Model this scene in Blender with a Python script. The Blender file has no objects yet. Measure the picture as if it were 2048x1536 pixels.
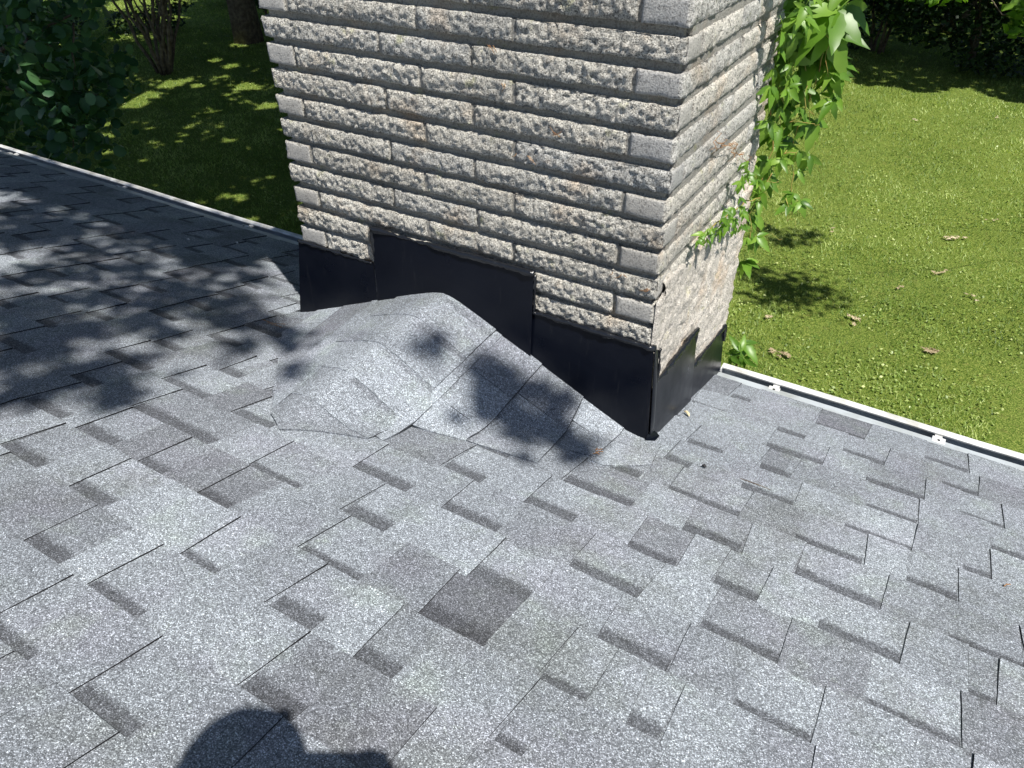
import bpy, math, random
import numpy as np
from mathutils import Vector, Matrix

C = bpy.context.scene.collection
scene = bpy.context.scene
R3 = np.random.RandomState
rnd = random.Random(7)

# ------------------------------------------------------------------ camera
cam_d = bpy.data.cameras.new("camera")
cam = bpy.data.objects.new("camera", cam_d)
C.objects.link(cam)
cam_d.sensor_width = 36.0
cam_d.lens = 1489.1 / 2048 * 36.0
cam_d.clip_start = 0.02
cam_d.clip_end = 600
CAM = Vector((0.5246, -1.5486, 1.3861))
cr = Vector((0.85625517, 0.51651181, -0.00652931))
cu = Vector((-0.30608925, 0.51752491, 0.79904777))
cf = Vector((-0.41609669, 0.68219024, -0.60123209))
m = Matrix((cr, cu, -cf)).transposed().to_4x4()
m.translation = CAM
cam.matrix_world = m
scene.camera = cam

# ------------------------------------------------------------------ light
S = Vector((0.4199, -0.2424, 0.8746)).normalized()      # towards the sun
sun_d = bpy.data.lights.new("sun", "SUN")
sun_d.energy = 5.0
sun_d.angle = math.radians(0.53)
sun_d.color = (1.0, 0.955, 0.88)
sun = bpy.data.objects.new("sun", sun_d)
C.objects.link(sun)
sun.rotation_euler = S.to_track_quat('Z', 'Y').to_euler()
sun.location = (8, -5, 16)
world = bpy.data.worlds.new("World")
scene.world = world
world.use_nodes = True
wn = world.node_tree
sky = wn.nodes.new("ShaderNodeTexSky")
sky.sky_type = 'NISHITA'
sky.sun_disc = False
sky.sun_elevation = math.asin(S.z)
sky.sun_rotation = math.atan2(S.x, S.y)
sky.air_density = 1.0
sky.dust_density = 0.6
bg = wn.nodes["Background"]
wn.links.new(sky.outputs[0], bg.inputs[0])
bg.inputs[1].default_value = 0.07
scene.view_settings.view_transform = 'Standard'
scene.view_settings.look = 'None'
scene.view_settings.gamma = 1.0
scene.view_settings.exposure = 0.6
scene.view_settings.use_curve_mapping = False

GAPS = {-10: [(-0.552,-0.421),(-0.318,-0.197)],-9: [(-0.712,-0.596),(-0.515,-0.38),(-0.149,-0.044)],-8: [(-1.057,-0.922),(-0.822,-0.695),(-0.482,-0.381),(-0.25,-0.15),(-0.07,0.025),(0.208,0.263)],-7: [(-1.236,-1.09),(-1.03,-0.906),(-0.811,-0.729),(-0.621,-0.515),(-0.323,-0.178),(-0.05,0.099),(0.205,0.286),(0.346,0.409)],-6: [(-1.289,-1.194),(-1.038,-0.756),(-0.635,-0.477),(-0.351,-0.232),(-0.034,0.093),(0.235,0.37),(0.486,0.614)],-5: [(-1.374,-1.206),(-1.126,-0.965),(-0.463,-0.294),(-0.211,-0.064),(0.108,0.27),(0.385,0.529),(0.677,0.823)],-4: [(-1.373,-1.258),(-1.089,-1.008),(-0.302,-0.193),(-0.08,0.051),(0.173,0.286),(0.368,0.462),(0.575,0.732),(0.836,0.889)],-3: [(-1.848,-1.711),(-0.051,0.124),(0.245,0.382),(0.504,0.682),(0.791,0.931)],-2: [(-2.658,-2.547),(-1.856,-1.724),(0.163,0.35),(0.476,0.623),(0.709,0.817)],-1: [(-2.785,-2.638),(-2.493,-2.334),(-2.22,-2.061),(-1.933,-1.786),(0.106,0.185),(0.303,0.444),(0.565,0.725),(0.825,0.885)],1: [(-3.06,-2.948),(-2.82,-2.623),(-2.467,-2.32),(0.312,0.471),(0.585,0.733),(0.821,0.921)],2: [(-2.834,-2.695),(-2.391,-2.275),(0.032,0.149),(0.505,0.63),(0.769,0.87)],3: [(-3.412,-3.252),(-2.616,-2.512),(0.13,0.195),(0.404,0.561),(0.723,0.84)]}
LAWN_HOLES = [(-13.53,8.31,0.26),(-13.23,7.48,0.25),(-12.92,7.03,0.2),(-12.01,8.89,0.2),(-10.68,8.2,0.17),(-13.49,9.9,0.17),(-14.75,11.28,0.19),(-12.33,6.03,0.15),(-11.69,5.64,0.1),(-11.07,5.09,0.13),(-7.83,4.92,0.11),(-7.12,4.48,0.11),(-13.0,9.26,0.12),(-13.42,8.58,0.12),(-14.16,10.01,0.15),(-11.49,6.26,0.08),(-12.9,8.46,0.12),(-9.45,7.29,0.09),(-8.07,5.52,0.06)]
LAWN_SPOTS = [(-0.46,6.13,0.44),(-0.59,5.81,0.34),(-0.93,7.26,0.33),(-0.89,6.27,0.18),(-0.16,6.19,0.3),(-0.57,7.55,0.2)]
LITTER = [(0.81,7.41),(0.81,8.44),(0.16,5.85),(-0.33,4.83),(0.92,5.64),(1.2,9.25),(-0.5,7.91),(0.45,6.8),(1.18,6.98),(-0.6,5.46),(-0.24,13.04),(0.92,13.87),(0.38,4.08)]
VINE = [(-0.066,0.82,0.958,0.07),(-0.03,0.84,0.925,0.06),(0.003,0.86,0.945,0.076),(0.041,0.9,0.955,0.071),(0.124,0.86,0.93,0.095),(0.107,0.9,0.882,0.071),(-0.037,0.85,0.876,0.061),(-0.001,0.9,0.85,0.062),(0.04,0.84,0.899,0.07),(0.082,0.88,0.856,0.061),(-0.003,0.85,0.818,0.066),(0.037,0.88,0.802,0.072),(0.073,0.86,0.79,0.061),(0.103,0.9,0.806,0.057),(-0.026,0.88,0.78,0.052),(0.144,0.87,0.783,0.061),(-0.027,0.86,0.741,0.046),(0.025,0.86,0.741,0.056),(0.061,0.84,0.737,0.061),(0.137,0.88,0.744,0.056),(0.096,0.9,0.712,0.057),(-0.004,0.84,0.691,0.046),(0.024,0.86,0.675,0.052),(0.079,0.88,0.678,0.047),(0.164,0.88,0.705,0.046),(0.001,0.83,0.641,0.046),(0.032,0.84,0.628,0.051),(0.066,0.86,0.62,0.041),(0.125,0.88,0.64,0.052),(0.006,0.83,0.58,0.047),(0.037,0.84,0.567,0.052),(0.07,0.86,0.567,0.036),(0.028,0.82,0.523,0.041),(0.061,0.84,0.523,0.047),(0.107,0.88,0.551,0.042),(0.132,0.88,0.524,0.047),(-0.017,0.8,0.497,0.041),(0.014,0.82,0.472,0.047),(-0.033,0.79,0.514,0.036),(0.044,0.84,0.454,0.047),(0.108,0.88,0.478,0.037),(-0.003,0.79,0.437,0.036),(0.035,0.81,0.421,0.042),(-0.014,0.79,0.409,0.037),(0.021,0.8,0.379,0.037),(-0.023,0.78,0.386,0.031),(0.114,0.88,0.412,0.037),(0.113,0.88,0.378,0.038),(0.142,0.88,0.393,0.032),(0.015,0.8,0.325,0.042),(0.047,0.81,0.275,0.048),(0.018,0.8,0.263,0.048),(0.021,0.82,0.17,0.044),(0.138,0.9,0.95,0.061),(0.014,0.88,0.968,0.061),(-0.033,0.84,0.977,0.06),(0.063,0.9,0.976,0.061),(0.062,0.86,0.931,0.06),(-0.082,0.84,0.973,0.05),(0.129,0.88,0.834,0.051),(-0.033,0.84,0.837,0.051),(0.006,0.8,0.461,0.042),(-0.013,0.77,0.348,0.031),(0.069,0.8,-0.177,0.052),(0.044,0.8,-0.208,0.041)]
WALLV = [(0.02,0.464,0.537),(0.02,0.429,0.52),(0.02,0.553,0.457),(0.02,0.394,0.504),(0.02,0.351,0.506),(0.02,0.481,0.462),(0.02,0.551,0.418),(0.02,0.338,0.489),(0.02,0.445,0.445),(0.02,0.265,0.52),(0.02,0.225,0.522),(0.02,0.609,0.443),(0.02,0.477,0.633),(0.02,0.554,0.579),(0.02,0.632,0.53),(0.02,0.49,0.572),(0.02,0.633,0.385),(0.02,0.191,0.515),(0.02,0.355,0.541)]
TENDRIL = [(0.015,0.243,0.765),(0.015,0.313,0.737),(0.015,0.382,0.719),(0.015,0.443,0.685),(0.015,0.505,0.652),(0.015,0.607,0.598),(0.015,0.421,0.685)]
STEM_a = [(-0.001,0.86,1.058),(0.036,0.88,0.905),(0.07,0.88,0.785),(0.1,0.88,0.718),(0.084,0.88,0.656),(0.074,0.88,0.561),(0.098,0.88,0.485),(0.123,0.88,0.354)]
STEM_b = [(-0.072,0.82,1.058),(-0.033,0.84,0.905),(-0.015,0.84,0.783),(0.001,0.84,0.669),(0.031,0.83,0.569),(0.019,0.81,0.46),(0.009,0.8,0.359),(0.028,0.8,0.256)]
STEM_c = [(0.062,0.88,1.059),(0.104,0.88,0.938),(0.109,0.88,0.832),(0.1,0.88,0.718),(0.082,0.88,0.663),(0.051,0.87,0.646)]
ROOF_SHADE = [(-0.28,-0.188,0.108,0.102),(-0.421,-0.155,0.178,0.053),(-0.555,-0.189,0.228,0.039),(-0.189,-0.182,0.071,0.061),(-0.358,-0.204,0.139,0.052),(-0.361,-0.147,0.153,0.042),(-0.222,-0.095,0.103,0.042),(-0.092,-0.225,0.077,0.04),(-1.642,-0.274,0.091,0.133),(-1.782,-0.376,0.12,0.116),(-1.672,-0.632,0.194,0.107),(-1.523,-0.77,0.234,0.083),(-1.294,-0.823,0.249,0.076),(-1.252,-0.703,0.214,0.092),(-1.121,-0.795,0.241,0.058),(-1.252,-0.953,0.286,0.066),(-1.714,-0.082,0.035,0.111),(-1.491,-0.114,0.045,0.094),(-1.306,-0.169,0.06,0.068),(-2.096,-0.321,0.104,0.128),(-2.432,0.22,-0.064,0.201),(-2.79,0.005,0.011,0.236),(-3.791,0.416,-0.12,0.267),(-3.12,0.43,-0.124,0.237),(-2.132,0.24,-0.069,0.118),(-1.688,0.13,-0.038,0.063),(-1.534,-0.597,0.184,0.06),(-1.175,-0.361,0.116,0.057),(-1.079,-0.239,0.097,0.049),(-0.891,-0.405,0.161,0.038),(-2.087,-0.525,0.163,0.103),(-2.877,0.73,-0.21,0.177),(-2.443,0.623,-0.18,0.134),(-2.195,0.675,-0.194,0.129),(-1.985,-0.149,0.055,0.096),(-1.373,-0.469,0.147,0.051),(-1.742,-0.72,0.219,0.108),(-3.874,0.701,-0.202,0.209),(-3.678,0.872,-0.251,0.172),(-2.625,-0.242,0.081,0.147),(-3.542,1.094,-0.315,0.207),(-3.873,1.517,-0.437,0.19),(-2.297,-0.125,0.048,0.115),(-1.868,-0.581,0.179,0.077),(-1.888,0.343,-0.099,0.092),(-1.452,-0.744,0.226,0.065),(-1.524,-0.446,0.14,0.071),(-1.464,-0.864,0.261,0.064),(-1.196,-0.185,0.066,0.038),(-1.381,-0.265,0.088,0.062)]


SL = 0.288            # roof fall per metre
EX = 0.1436           # shingle exposure measured level
Y0 = 0.057            # a butt line
W = 1.217             # chimney width
D = 0.785             # chimney depth
ZG = -2.75            # lawn level


# ------------------------------------------------------------------ helpers
def H3(ix, iy, iz, seed):
    n = (ix.astype(np.int64) * 73856093) ^ (iy.astype(np.int64) * 19349663) ^ (iz.astype(np.int64) * 83492791) ^ (seed * 2654435)
    n = (n ^ (n >> 13)) * 1274126177
    n = n & 0x7fffffff
    n = (n ^ (n >> 16)) * 668265263
    return ((n & 0xffffff) / float(0xffffff)) * 2 - 1


def vnoise(P, scale, seed=0):
    q = np.asarray(P, float) * scale + 1000.0
    i = np.floor(q).astype(np.int64)
    f = q - i
    f = f * f * (3 - 2 * f)
    r = 0
    for a in (0, 1):
        for b in (0, 1):
            for c in (0, 1):
                w = (f[:, 0] if a else 1 - f[:, 0]) * (f[:, 1] if b else 1 - f[:, 1]) * (f[:, 2] if c else 1 - f[:, 2])
                r = r + w * H3(i[:, 0] + a, i[:, 1] + b, i[:, 2] + c, seed)
    return r


def link(o, parent=None):
    C.objects.link(o)
    if parent is not None:
        o.parent = parent
    return o


def tag(o, label=None, cat=None, group=None, kind=None):
    if label: o["label"] = label
    if cat: o["category"] = cat
    if group: o["group"] = group
    if kind: o["kind"] = kind
    return o


def empty(name, loc=(0, 0, 0)):
    o = bpy.data.objects.new(name, None)
    o.location = loc
    o.empty_display_size = 0.05
    return link(o)


def mesh_obj(name, V, F, mat, parent=None, origin=(0, 0, 0), smooth=False, attrs=None, fattrs=None):
    """V world coordinates; origin is subtracted when the parent sits there"""
    me = bpy.data.meshes.new(name)
    V = np.asarray(V, float) - np.asarray(origin, float)
    me.from_pydata(V.tolist(), [], [tuple(int(k) for k in f) for f in F])
    if attrs:
        for k, a in attrs.items():
            at = me.attributes.new(k, 'FLOAT', 'POINT')
            at.data.foreach_set('value', np.asarray(a, dtype=np.float32))
    if fattrs:
        for k, a in fattrs.items():
            at = me.attributes.new(k, 'FLOAT', 'FACE')
            at.data.foreach_set('value', np.asarray(a, dtype=np.float32))
    if smooth:
        me.polygons.foreach_set('use_smooth', [True] * len(me.polygons))
    if mat: me.materials.append(mat)
    o = bpy.data.objects.new(name, me)
    return link(o, parent)


def big_mesh(name, V, F, mat, parent=None, attr=None, smooth=False):
    """fast path: F is an (n,k) array of equal polygons"""
    me = bpy.data.meshes.new(name)
    n, k = F.shape
    me.vertices.add(len(V)); me.vertices.foreach_set('co', np.asarray(V, np.float32).ravel())
    me.loops.add(n * k); me.loops.foreach_set('vertex_index', F.astype(np.int32).ravel())
    me.polygons.add(n)
    me.polygons.foreach_set('loop_start', np.arange(0, n * k, k, dtype=np.int32))
    me.polygons.foreach_set('loop_total', np.full(n, k, dtype=np.int32))
    if smooth: me.polygons.foreach_set('use_smooth', np.ones(n, dtype=bool))
    me.update(calc_edges=True)
    if attr is not None:
        at = me.attributes.new('tone', 'FLOAT', 'FACE')
        at.data.foreach_set('value', np.asarray(attr, np.float32))
    me.materials.append(mat)
    o = bpy.data.objects.new(name, me)
    return link(o, parent)


def box(x0, x1, y0, y1, z0, z1):
    V = [(x0, y0, z0), (x1, y0, z0), (x1, y1, z0), (x0, y1, z0), (x0, y0, z1), (x1, y0, z1), (x1, y1, z1), (x0, y1, z1)]
    F = [(0, 3, 2, 1), (4, 5, 6, 7), (0, 1, 5, 4), (1, 2, 6, 5), (2, 3, 7, 6), (3, 0, 4, 7)]
    return V, F


def join_parts(parts):
    V = []; F = []
    for v, f in parts:
        o = len(V)
        V += [tuple(p) for p in v]
        F += [tuple(i + o for i in g) for g in f]
    return V, F


def tube(pts, rad, n=6, jit=0.0, seed=1):
    r = random.Random(seed)
    pts = [Vector(p) for p in pts]
    V = []; F = []
    up = Vector((0.13, 0.31, 0.94))
    for i, p in enumerate(pts):
        t = (pts[min(i + 1, len(pts) - 1)] - pts[max(i - 1, 0)]).normalized()
        a = t.cross(up)
        if a.length < 1e-3: a = t.cross(Vector((1, 0, 0)))
        a.normalize(); b = t.cross(a)
        rr = rad[i] if hasattr(rad, '__len__') else rad
        for k in range(n):
            ang = 2 * math.pi * k / n
            V.append(p + (a * math.cos(ang) + b * math.sin(ang)) * rr * (1 + jit * r.uniform(-1, 1)))
    for i in range(len(pts) - 1):
        for k in range(n):
            k2 = (k + 1) % n
            F.append((i * n + k, i * n + k2, (i + 1) * n + k2, (i + 1) * n + k))
    F.append(tuple(range(n))[::-1]); F.append(tuple((len(pts) - 1) * n + k for k in range(n)))
    return V, F


def resample(pts, step):
    pts = [Vector(p) for p in pts]
    out = [pts[0]]
    for a, b in zip(pts[:-1], pts[1:]):
        n = max(1, int((b - a).length / step))
        for i in range(1, n + 1): out.append(a.lerp(b, i / n))
    return out


# ------------------------------------------------------------------ materials
def new_mat(name, rough=0.8, spec=0.3):
    mt = bpy.data.materials.new(name)
    mt.use_nodes = True
    nt = mt.node_tree
    b = nt.nodes["Principled BSDF"]
    b.inputs["Roughness"].default_value = rough
    b.inputs["Specular IOR Level"].default_value = spec
    return mt, nt, b


def N(nt, kind, **kw):
    n = nt.nodes.new(kind)
    for k, v in kw.items():
        if k in n.inputs: n.inputs[k].default_value = v
        else: setattr(n, k, v)
    return n


def ramp(nt, src, stops):
    r = nt.nodes.new("ShaderNodeValToRGB")
    els = r.color_ramp.elements
    while len(els) < len(stops): els.new(0.5)
    for e, (p, c) in zip(els, stops):
        e.position = p
        e.color = (c, c, c, 1) if not hasattr(c, '__len__') else (*c, 1)
    nt.links.new(src, r.inputs[0])
    return r.outputs[0]


def mix(nt, a, b, fac, mode='MIX'):
    n = nt.nodes.new("ShaderNodeMix")
    n.data_type = 'RGBA'; n.blend_type = mode
    for sock, v in ((n.inputs[6], a), (n.inputs[7], b), (n.inputs[0], fac)):
        if isinstance(v, bpy.types.NodeSocket): nt.links.new(v, sock)
        elif hasattr(v, '__len__'): sock.default_value = (*v, 1) if len(v) == 3 else v
        else: sock.default_value = v
    return n.outputs[2]


def math_n(nt, op, a, b=None, clamp=False):
    n = nt.nodes.new("ShaderNodeMath"); n.operation = op; n.use_clamp = clamp
    for i, v in enumerate((a, b)):
        if v is None: continue
        if isinstance(v, bpy.types.NodeSocket): nt.links.new(v, n.inputs[i])
        else: n.inputs[i].default_value = v
    return n.outputs[0]


def noise(nt, vec, scale, detail=3, rough=0.55):
    n = nt.nodes.new("ShaderNodeTexNoise")
    n.inputs["Scale"].default_value = scale
    n.inputs["Detail"].default_value = detail
    n.inputs["Roughness"].default_value = rough
    nt.links.new(vec, n.inputs["Vector"])
    return n


def bump(nt, b, h, strength, dist, prev=None):
    n = nt.nodes.new("ShaderNodeBump")
    n.inputs["Strength"].default_value = strength
    n.inputs["Distance"].default_value = dist
    nt.links.new(h, n.inputs["Height"])
    if prev is not None: nt.links.new(prev, n.inputs["Normal"])
    if b is not None: nt.links.new(n.outputs[0], b.inputs["Normal"])
    return n.outputs[0]


def mat_shingle():
    mt, nt, b = new_mat("asphalt_granules", 0.9, 0.25)
    pos = nt.nodes.new("ShaderNodeNewGeometry").outputs["Position"]
    tone = N(nt, "ShaderNodeAttribute", attribute_name="tone").outputs["Fac"]
    v = N(nt, "ShaderNodeAttribute", attribute_name="band").outputs["Fac"]
    base = ramp(nt, tone, [(0.0, (0.1, 0.105, 0.124)), (0.35, (0.162, 0.175, 0.2)), (0.6, (0.214, 0.236, 0.268)), (1.0, (0.282, 0.312, 0.352))])
    # drifting tints: purple, green-grey, warm
    n1 = noise(nt, pos, 5.0, 2).outputs["Fac"]
    base = mix(nt, base, mix(nt, base, (1.0, 0.97, 1.0), 1.0, 'MULTIPLY'), ramp(nt, n1, [(0.5, 0.0), (0.68, 1.0)]))
    n2 = noise(nt, pos, 9.0, 3).outputs["Fac"]
    base = mix(nt, base, mix(nt, base, (1.0, 1.03, 0.96), 1.0, 'MULTIPLY'), ramp(nt, n2, [(0.56, 0.0), (0.72, 1.0)]))
    nb = noise(nt, pos, 2.2, 3).outputs["Fac"]
    base = mix(nt, base, mix(nt, base, (1.22, 1.22, 1.2), 1.0, 'MULTIPLY'), ramp(nt, nb, [(0.4, 0.0), (0.66, 1.0)]))
    # printed dark band
    bn = noise(nt, pos, 120.0, 2).outputs["Fac"]
    bb = math_n(nt, 'ADD', v, math_n(nt, 'MULTIPLY', math_n(nt, 'SUBTRACT', bn, 0.5), 0.5))
    bandf = ramp(nt, bb, [(0.3, 0.0), (0.7, 1.0)])
    base = mix(nt, base, (0.068, 0.072, 0.084), math_n(nt, 'MULTIPLY', bandf, 0.76))
    # granules
    vo = nt.nodes.new("ShaderNodeTexVoronoi"); vo.inputs["Scale"].default_value = 640
    nt.links.new(pos, vo.inputs["Vector"])
    sep = nt.nodes.new("ShaderNodeSeparateColor"); nt.links.new(vo.outputs["Color"], sep.inputs[0])
    g = ramp(nt, sep.outputs[0], [(0.0, 0.32), (0.3, 0.55), (0.62, 0.95), (0.84, 1.4), (1.0, 3.0)])
    gb = noise(nt, pos, 300.0, 3, 0.7).outputs["Fac"]
    g2 = ramp(nt, gb, [(0.3, 0.62), (0.5, 0.97), (0.7, 1.55)])
    base = mix(nt, base, g, 0.85, 'MULTIPLY')
    base = mix(nt, base, g2, 0.75, 'MULTIPLY')
    gc = noise(nt, pos, 75.0, 4, 0.7).outputs["Fac"]
    base = mix(nt, base, ramp(nt, gc, [(0.3, 0.78), (0.5, 1.0), (0.72, 1.2)]), 1.0, 'MULTIPLY')
    # worn dirt and a little algae in drifts
    gd = noise(nt, pos, 3.1, 5, 0.75).outputs["Fac"]
    base = mix(nt, base, mix(nt, base, (0.8, 0.8, 0.76), 1.0, 'MULTIPLY'), ramp(nt, gd, [(0.52, 0.0), (0.66, 1.0)]))
    ge = noise(nt, pos, 13.0, 5, 0.8).outputs["Fac"]
    base = mix(nt, base, mix(nt, base, (0.9, 0.93, 0.82), 1.0, 'MULTIPLY'), ramp(nt, ge, [(0.62, 0.0), (0.72, 1.0)]))
    # black rotted edge where the piece stands up
    at = N(nt, "ShaderNodeAttribute", attribute_name="edge").outputs["Fac"]
    base = mix(nt, base, (0.012, 0.012, 0.014), at)
    nt.links.new(base, b.inputs["Base Color"])
    h = math_n(nt, 'MULTIPLY', vo.outputs["Distance"], -1.0)
    n_a = bump(nt, None, h, 0.8, 0.0012)
    bump(nt, b, gb, 0.5, 0.002, n_a)
    return mt


def mat_stone(name, c_lo, c_mid, c_hi, dist=0.004, stain=True, pits=0.5):
    mt, nt, b = new_mat(name, 0.93, 0.2)
    pos = nt.nodes.new("ShaderNodeNewGeometry").outputs["Position"]
    n0 = noise(nt, pos, 260.0, 3, 0.7).outputs["Fac"]
    n1 = noise(nt, pos, 135.0, 4, 0.75).outputs["Fac"]
    col = ramp(nt, n0, [(0.34, c_lo), (0.46, c_mid), (0.58, c_hi)])
    oi = nt.nodes.new("ShaderNodeObjectInfo")
    t = ramp(nt, oi.outputs["Random"], [(0.0, (0.9, 0.915, 0.94)), (0.5, (1.0, 0.985, 0.955)), (1.0, (1.08, 1.07, 1.05))])
    col = mix(nt, col, t, 1.0, 'MULTIPLY')
    vo = nt.nodes.new("ShaderNodeTexVoronoi"); vo.inputs["Scale"].default_value = 230
    nt.links.new(pos, vo.inputs["Vector"])
    sep = nt.nodes.new("ShaderNodeSeparateColor"); nt.links.new(vo.outputs["Color"], sep.inputs[0])
    pit = ramp(nt, sep.outputs[0], [(0.0, 0.35), (0.12, 0.6), (0.2, 1.0), (0.85, 1.0), (1.0, 1.25)])
    col = mix(nt, col, pit, pits, 'MULTIPLY')
    nl = noise(nt, pos, 2.6, 4, 0.6).outputs['Fac']
    col = mix(nt, col, ramp(nt, nl, [(0.35, 0.84), (0.6, 1.06)]), 1.0, 'MULTIPLY')
    if stain:
        n2 = noise(nt, pos, 6.0, 4, 0.6).outputs["Fac"]
        col = mix(nt, col, mix(nt, col, (1.0, 0.86, 0.74), 1.0, 'MULTIPLY'), ramp(nt, n2, [(0.54, 0.0), (0.7, 0.9)]))
        n3 = noise(nt, pos, 16.0, 4, 0.7).outputs["Fac"]
        col = mix(nt, col, mix(nt, col, (0.95, 0.98, 0.68), 1.0, 'MULTIPLY'), ramp(nt, n3, [(0.6, 0.0), (0.72, 0.8)]))
        n4 = noise(nt, pos, 24.0, 5, 0.75).outputs["Fac"]
        col = mix(nt, col, (0.11, 0.075, 0.06), ramp(nt, n4, [(0.69, 0.0), (0.78, 0.55)]))
    nt.links.new(col, b.inputs["Base Color"])
    a = bump(nt, None, n1, 1.0, dist * 1.8)
    a = bump(nt, None, n0, 1.0, dist * 2.0, a)
    bump(nt, b, sep.outputs[0], 0.5, 0.0022, a)
    return mt


def mat_plain(name, col, rough=0.6, spec=0.4, metallic=0.0, nscale=0, ncol=None, nb=0.0, ndist=0.001):
    mt, nt, b = new_mat(name, rough, spec)
    b.inputs["Metallic"].default_value = metallic
    b.inputs["Base Color"].default_value = (*col, 1)
    if nscale:
        pos = nt.nodes.new("ShaderNodeNewGeometry").outputs["Position"]
        n = noise(nt, pos, nscale, 4, 0.6).outputs["Fac"]
        if ncol:
            nt.links.new(mix(nt, col, ncol, ramp(nt, n, [(0.4, 0.0), (0.68, 1.0)])), b.inputs["Base Color"])
        if nb: bump(nt, b, n, nb, ndist)
    return mt


def mat_leaf(name, c0, c1, c2, trans=0.35, rough=0.45, nscale=2.0, spec=0.35):
    """c0 dark .. c2 light, varied by the tone written on each leaf"""
    mt, nt, b = new_mat(name, rough, spec)
    tone = N(nt, "ShaderNodeAttribute", attribute_name="tone").outputs["Fac"]
    pos = nt.nodes.new("ShaderNodeNewGeometry").outputs["Position"]
    n = noise(nt, pos, nscale, 3).outputs["Fac"]
    f = math_n(nt, 'ADD', math_n(nt, 'MULTIPLY', tone, 0.7), math_n(nt, 'MULTIPLY', math_n(nt, 'SUBTRACT', n, 0.35), 1.0))
    col = ramp(nt, f, [(0.0, c0), (0.5, c1), (1.0, c2)])
    nt.links.new(col, b.inputs["Base Color"])
    if trans:
        tr = nt.nodes.new("ShaderNodeBsdfTranslucent")
        nt.links.new(mix(nt, col, (1.35, 1.5, 0.5), 1.0, 'MULTIPLY'), tr.inputs[0])
        ms = nt.nodes.new("ShaderNodeMixShader"); ms.inputs[0].default_value = trans
        out = nt.nodes["Material Output"]
        nt.links.new(b.outputs[0], ms.inputs[1]); nt.links.new(tr.outputs[0], ms.inputs[2])
        nt.links.new(ms.outputs[0], out.inputs[0])
    return mt


M_SH = mat_shingle()
M_BRICK = mat_stone("split_face_block", (0.14, 0.135, 0.13), (0.56, 0.545, 0.5), (0.88, 0.86, 0.8), 0.005, True, 0.75)  # low tone darkened to paint in the shadows between grains
M_SIDE = mat_stone("fine_split_block_sunny_side", (0.27, 0.26, 0.24), (0.58, 0.56, 0.515), (0.76, 0.74, 0.69), 0.003, True, 0.9)  # finer relief; colour also lightened because the right face gets more sun
M_SMOOTH = mat_stone("sawn_block_end", (0.24, 0.235, 0.23), (0.37, 0.36, 0.34), (0.46, 0.45, 0.43), 0.0012, False, 0.6)
M_MORTAR = mat_stone("mortar", (0.24, 0.225, 0.2), (0.34, 0.32, 0.285), (0.42, 0.4, 0.355), 0.002, True, 0.5)
M_SMEAR = mat_stone("mortar_parging", (0.36, 0.33, 0.3), (0.58, 0.545, 0.495), (0.74, 0.7, 0.65), 0.003, True, 0.7)
def mat_flash():
    mt, nt, b = new_mat("black_painted_aluminium", 0.3, 0.2)
    pos = nt.nodes.new("ShaderNodeNewGeometry").outputs["Position"]
    n = noise(nt, pos, 7.0, 4, 0.6).outputs["Fac"]
    mp = nt.nodes.new("ShaderNodeMapping"); mp.inputs["Scale"].default_value = (60, 60, 4)
    nt.links.new(pos, mp.inputs["Vector"])
    s = noise(nt, mp.outputs[0], 1.0, 4, 0.7).outputs["Fac"]
    col = mix(nt, (0.002, 0.003, 0.007), (0.004, 0.0055, 0.011), n)
    col = mix(nt, col, (0.09, 0.09, 0.09), ramp(nt, s, [(0.6, 0.0), (0.8, 0.2)]))
    nt.links.new(col, b.inputs["Base Color"])
    nt.links.new(ramp(nt, n, [(0.3, 0.24), (0.7, 0.42)]), b.inputs["Roughness"])
    n2 = noise(nt, pos, 5.0, 2).outputs["Fac"]
    bump(nt, b, n2, 0.35, 0.02)
    return mt
M_FLASH = mat_flash()
M_SEAL = mat_plain("roof_sealant", (0.008, 0.009, 0.012), 0.22, 0.6, nscale=90, nb=0.6, ndist=0.003)
M_GUT = mat_plain("white_enamelled_gutter", (0.66, 0.67, 0.68), 0.35, 0.5, nscale=14, ncol=(0.42, 0.42, 0.4), nb=0.1)
M_GUTIN = mat_plain("weathered_aluminium", (0.42, 0.46, 0.5), 0.35, 0.5, metallic=0.0, nscale=9, ncol=(0.3, 0.32, 0.32), nb=0.1)
M_DIRT = mat_plain("gutter_silt", (0.05, 0.045, 0.035), 0.95, 0.1, nscale=40, ncol=(0.09, 0.08, 0.055), nb=0.6, ndist=0.006)
M_BARK = mat_plain("bark", (0.09, 0.07, 0.055), 0.95, 0.15, nscale=12, ncol=(0.2, 0.165, 0.125), nb=0.9, ndist=0.03)
M_STEM = mat_plain("vine_stem", (0.32, 0.2, 0.06), 0.7, 0.3, nscale=40, ncol=(0.22, 0.3, 0.06))
M_TEND = mat_plain("dry_tendril", (0.28, 0.14, 0.06), 0.8, 0.2, nscale=60, ncol=(0.4, 0.25, 0.12))
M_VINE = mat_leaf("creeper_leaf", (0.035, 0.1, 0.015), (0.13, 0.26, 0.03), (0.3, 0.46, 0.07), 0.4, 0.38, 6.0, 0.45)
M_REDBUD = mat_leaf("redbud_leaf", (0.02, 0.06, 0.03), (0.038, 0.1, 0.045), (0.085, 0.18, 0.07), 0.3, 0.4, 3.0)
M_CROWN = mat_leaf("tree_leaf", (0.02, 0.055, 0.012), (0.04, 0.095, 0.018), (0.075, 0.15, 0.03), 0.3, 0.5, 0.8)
M_BUSH = mat_leaf("bush_leaf", (0.008, 0.022, 0.007), (0.018, 0.045, 0.012), (0.05, 0.1, 0.02), 0.15, 0.55, 1.2)
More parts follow.
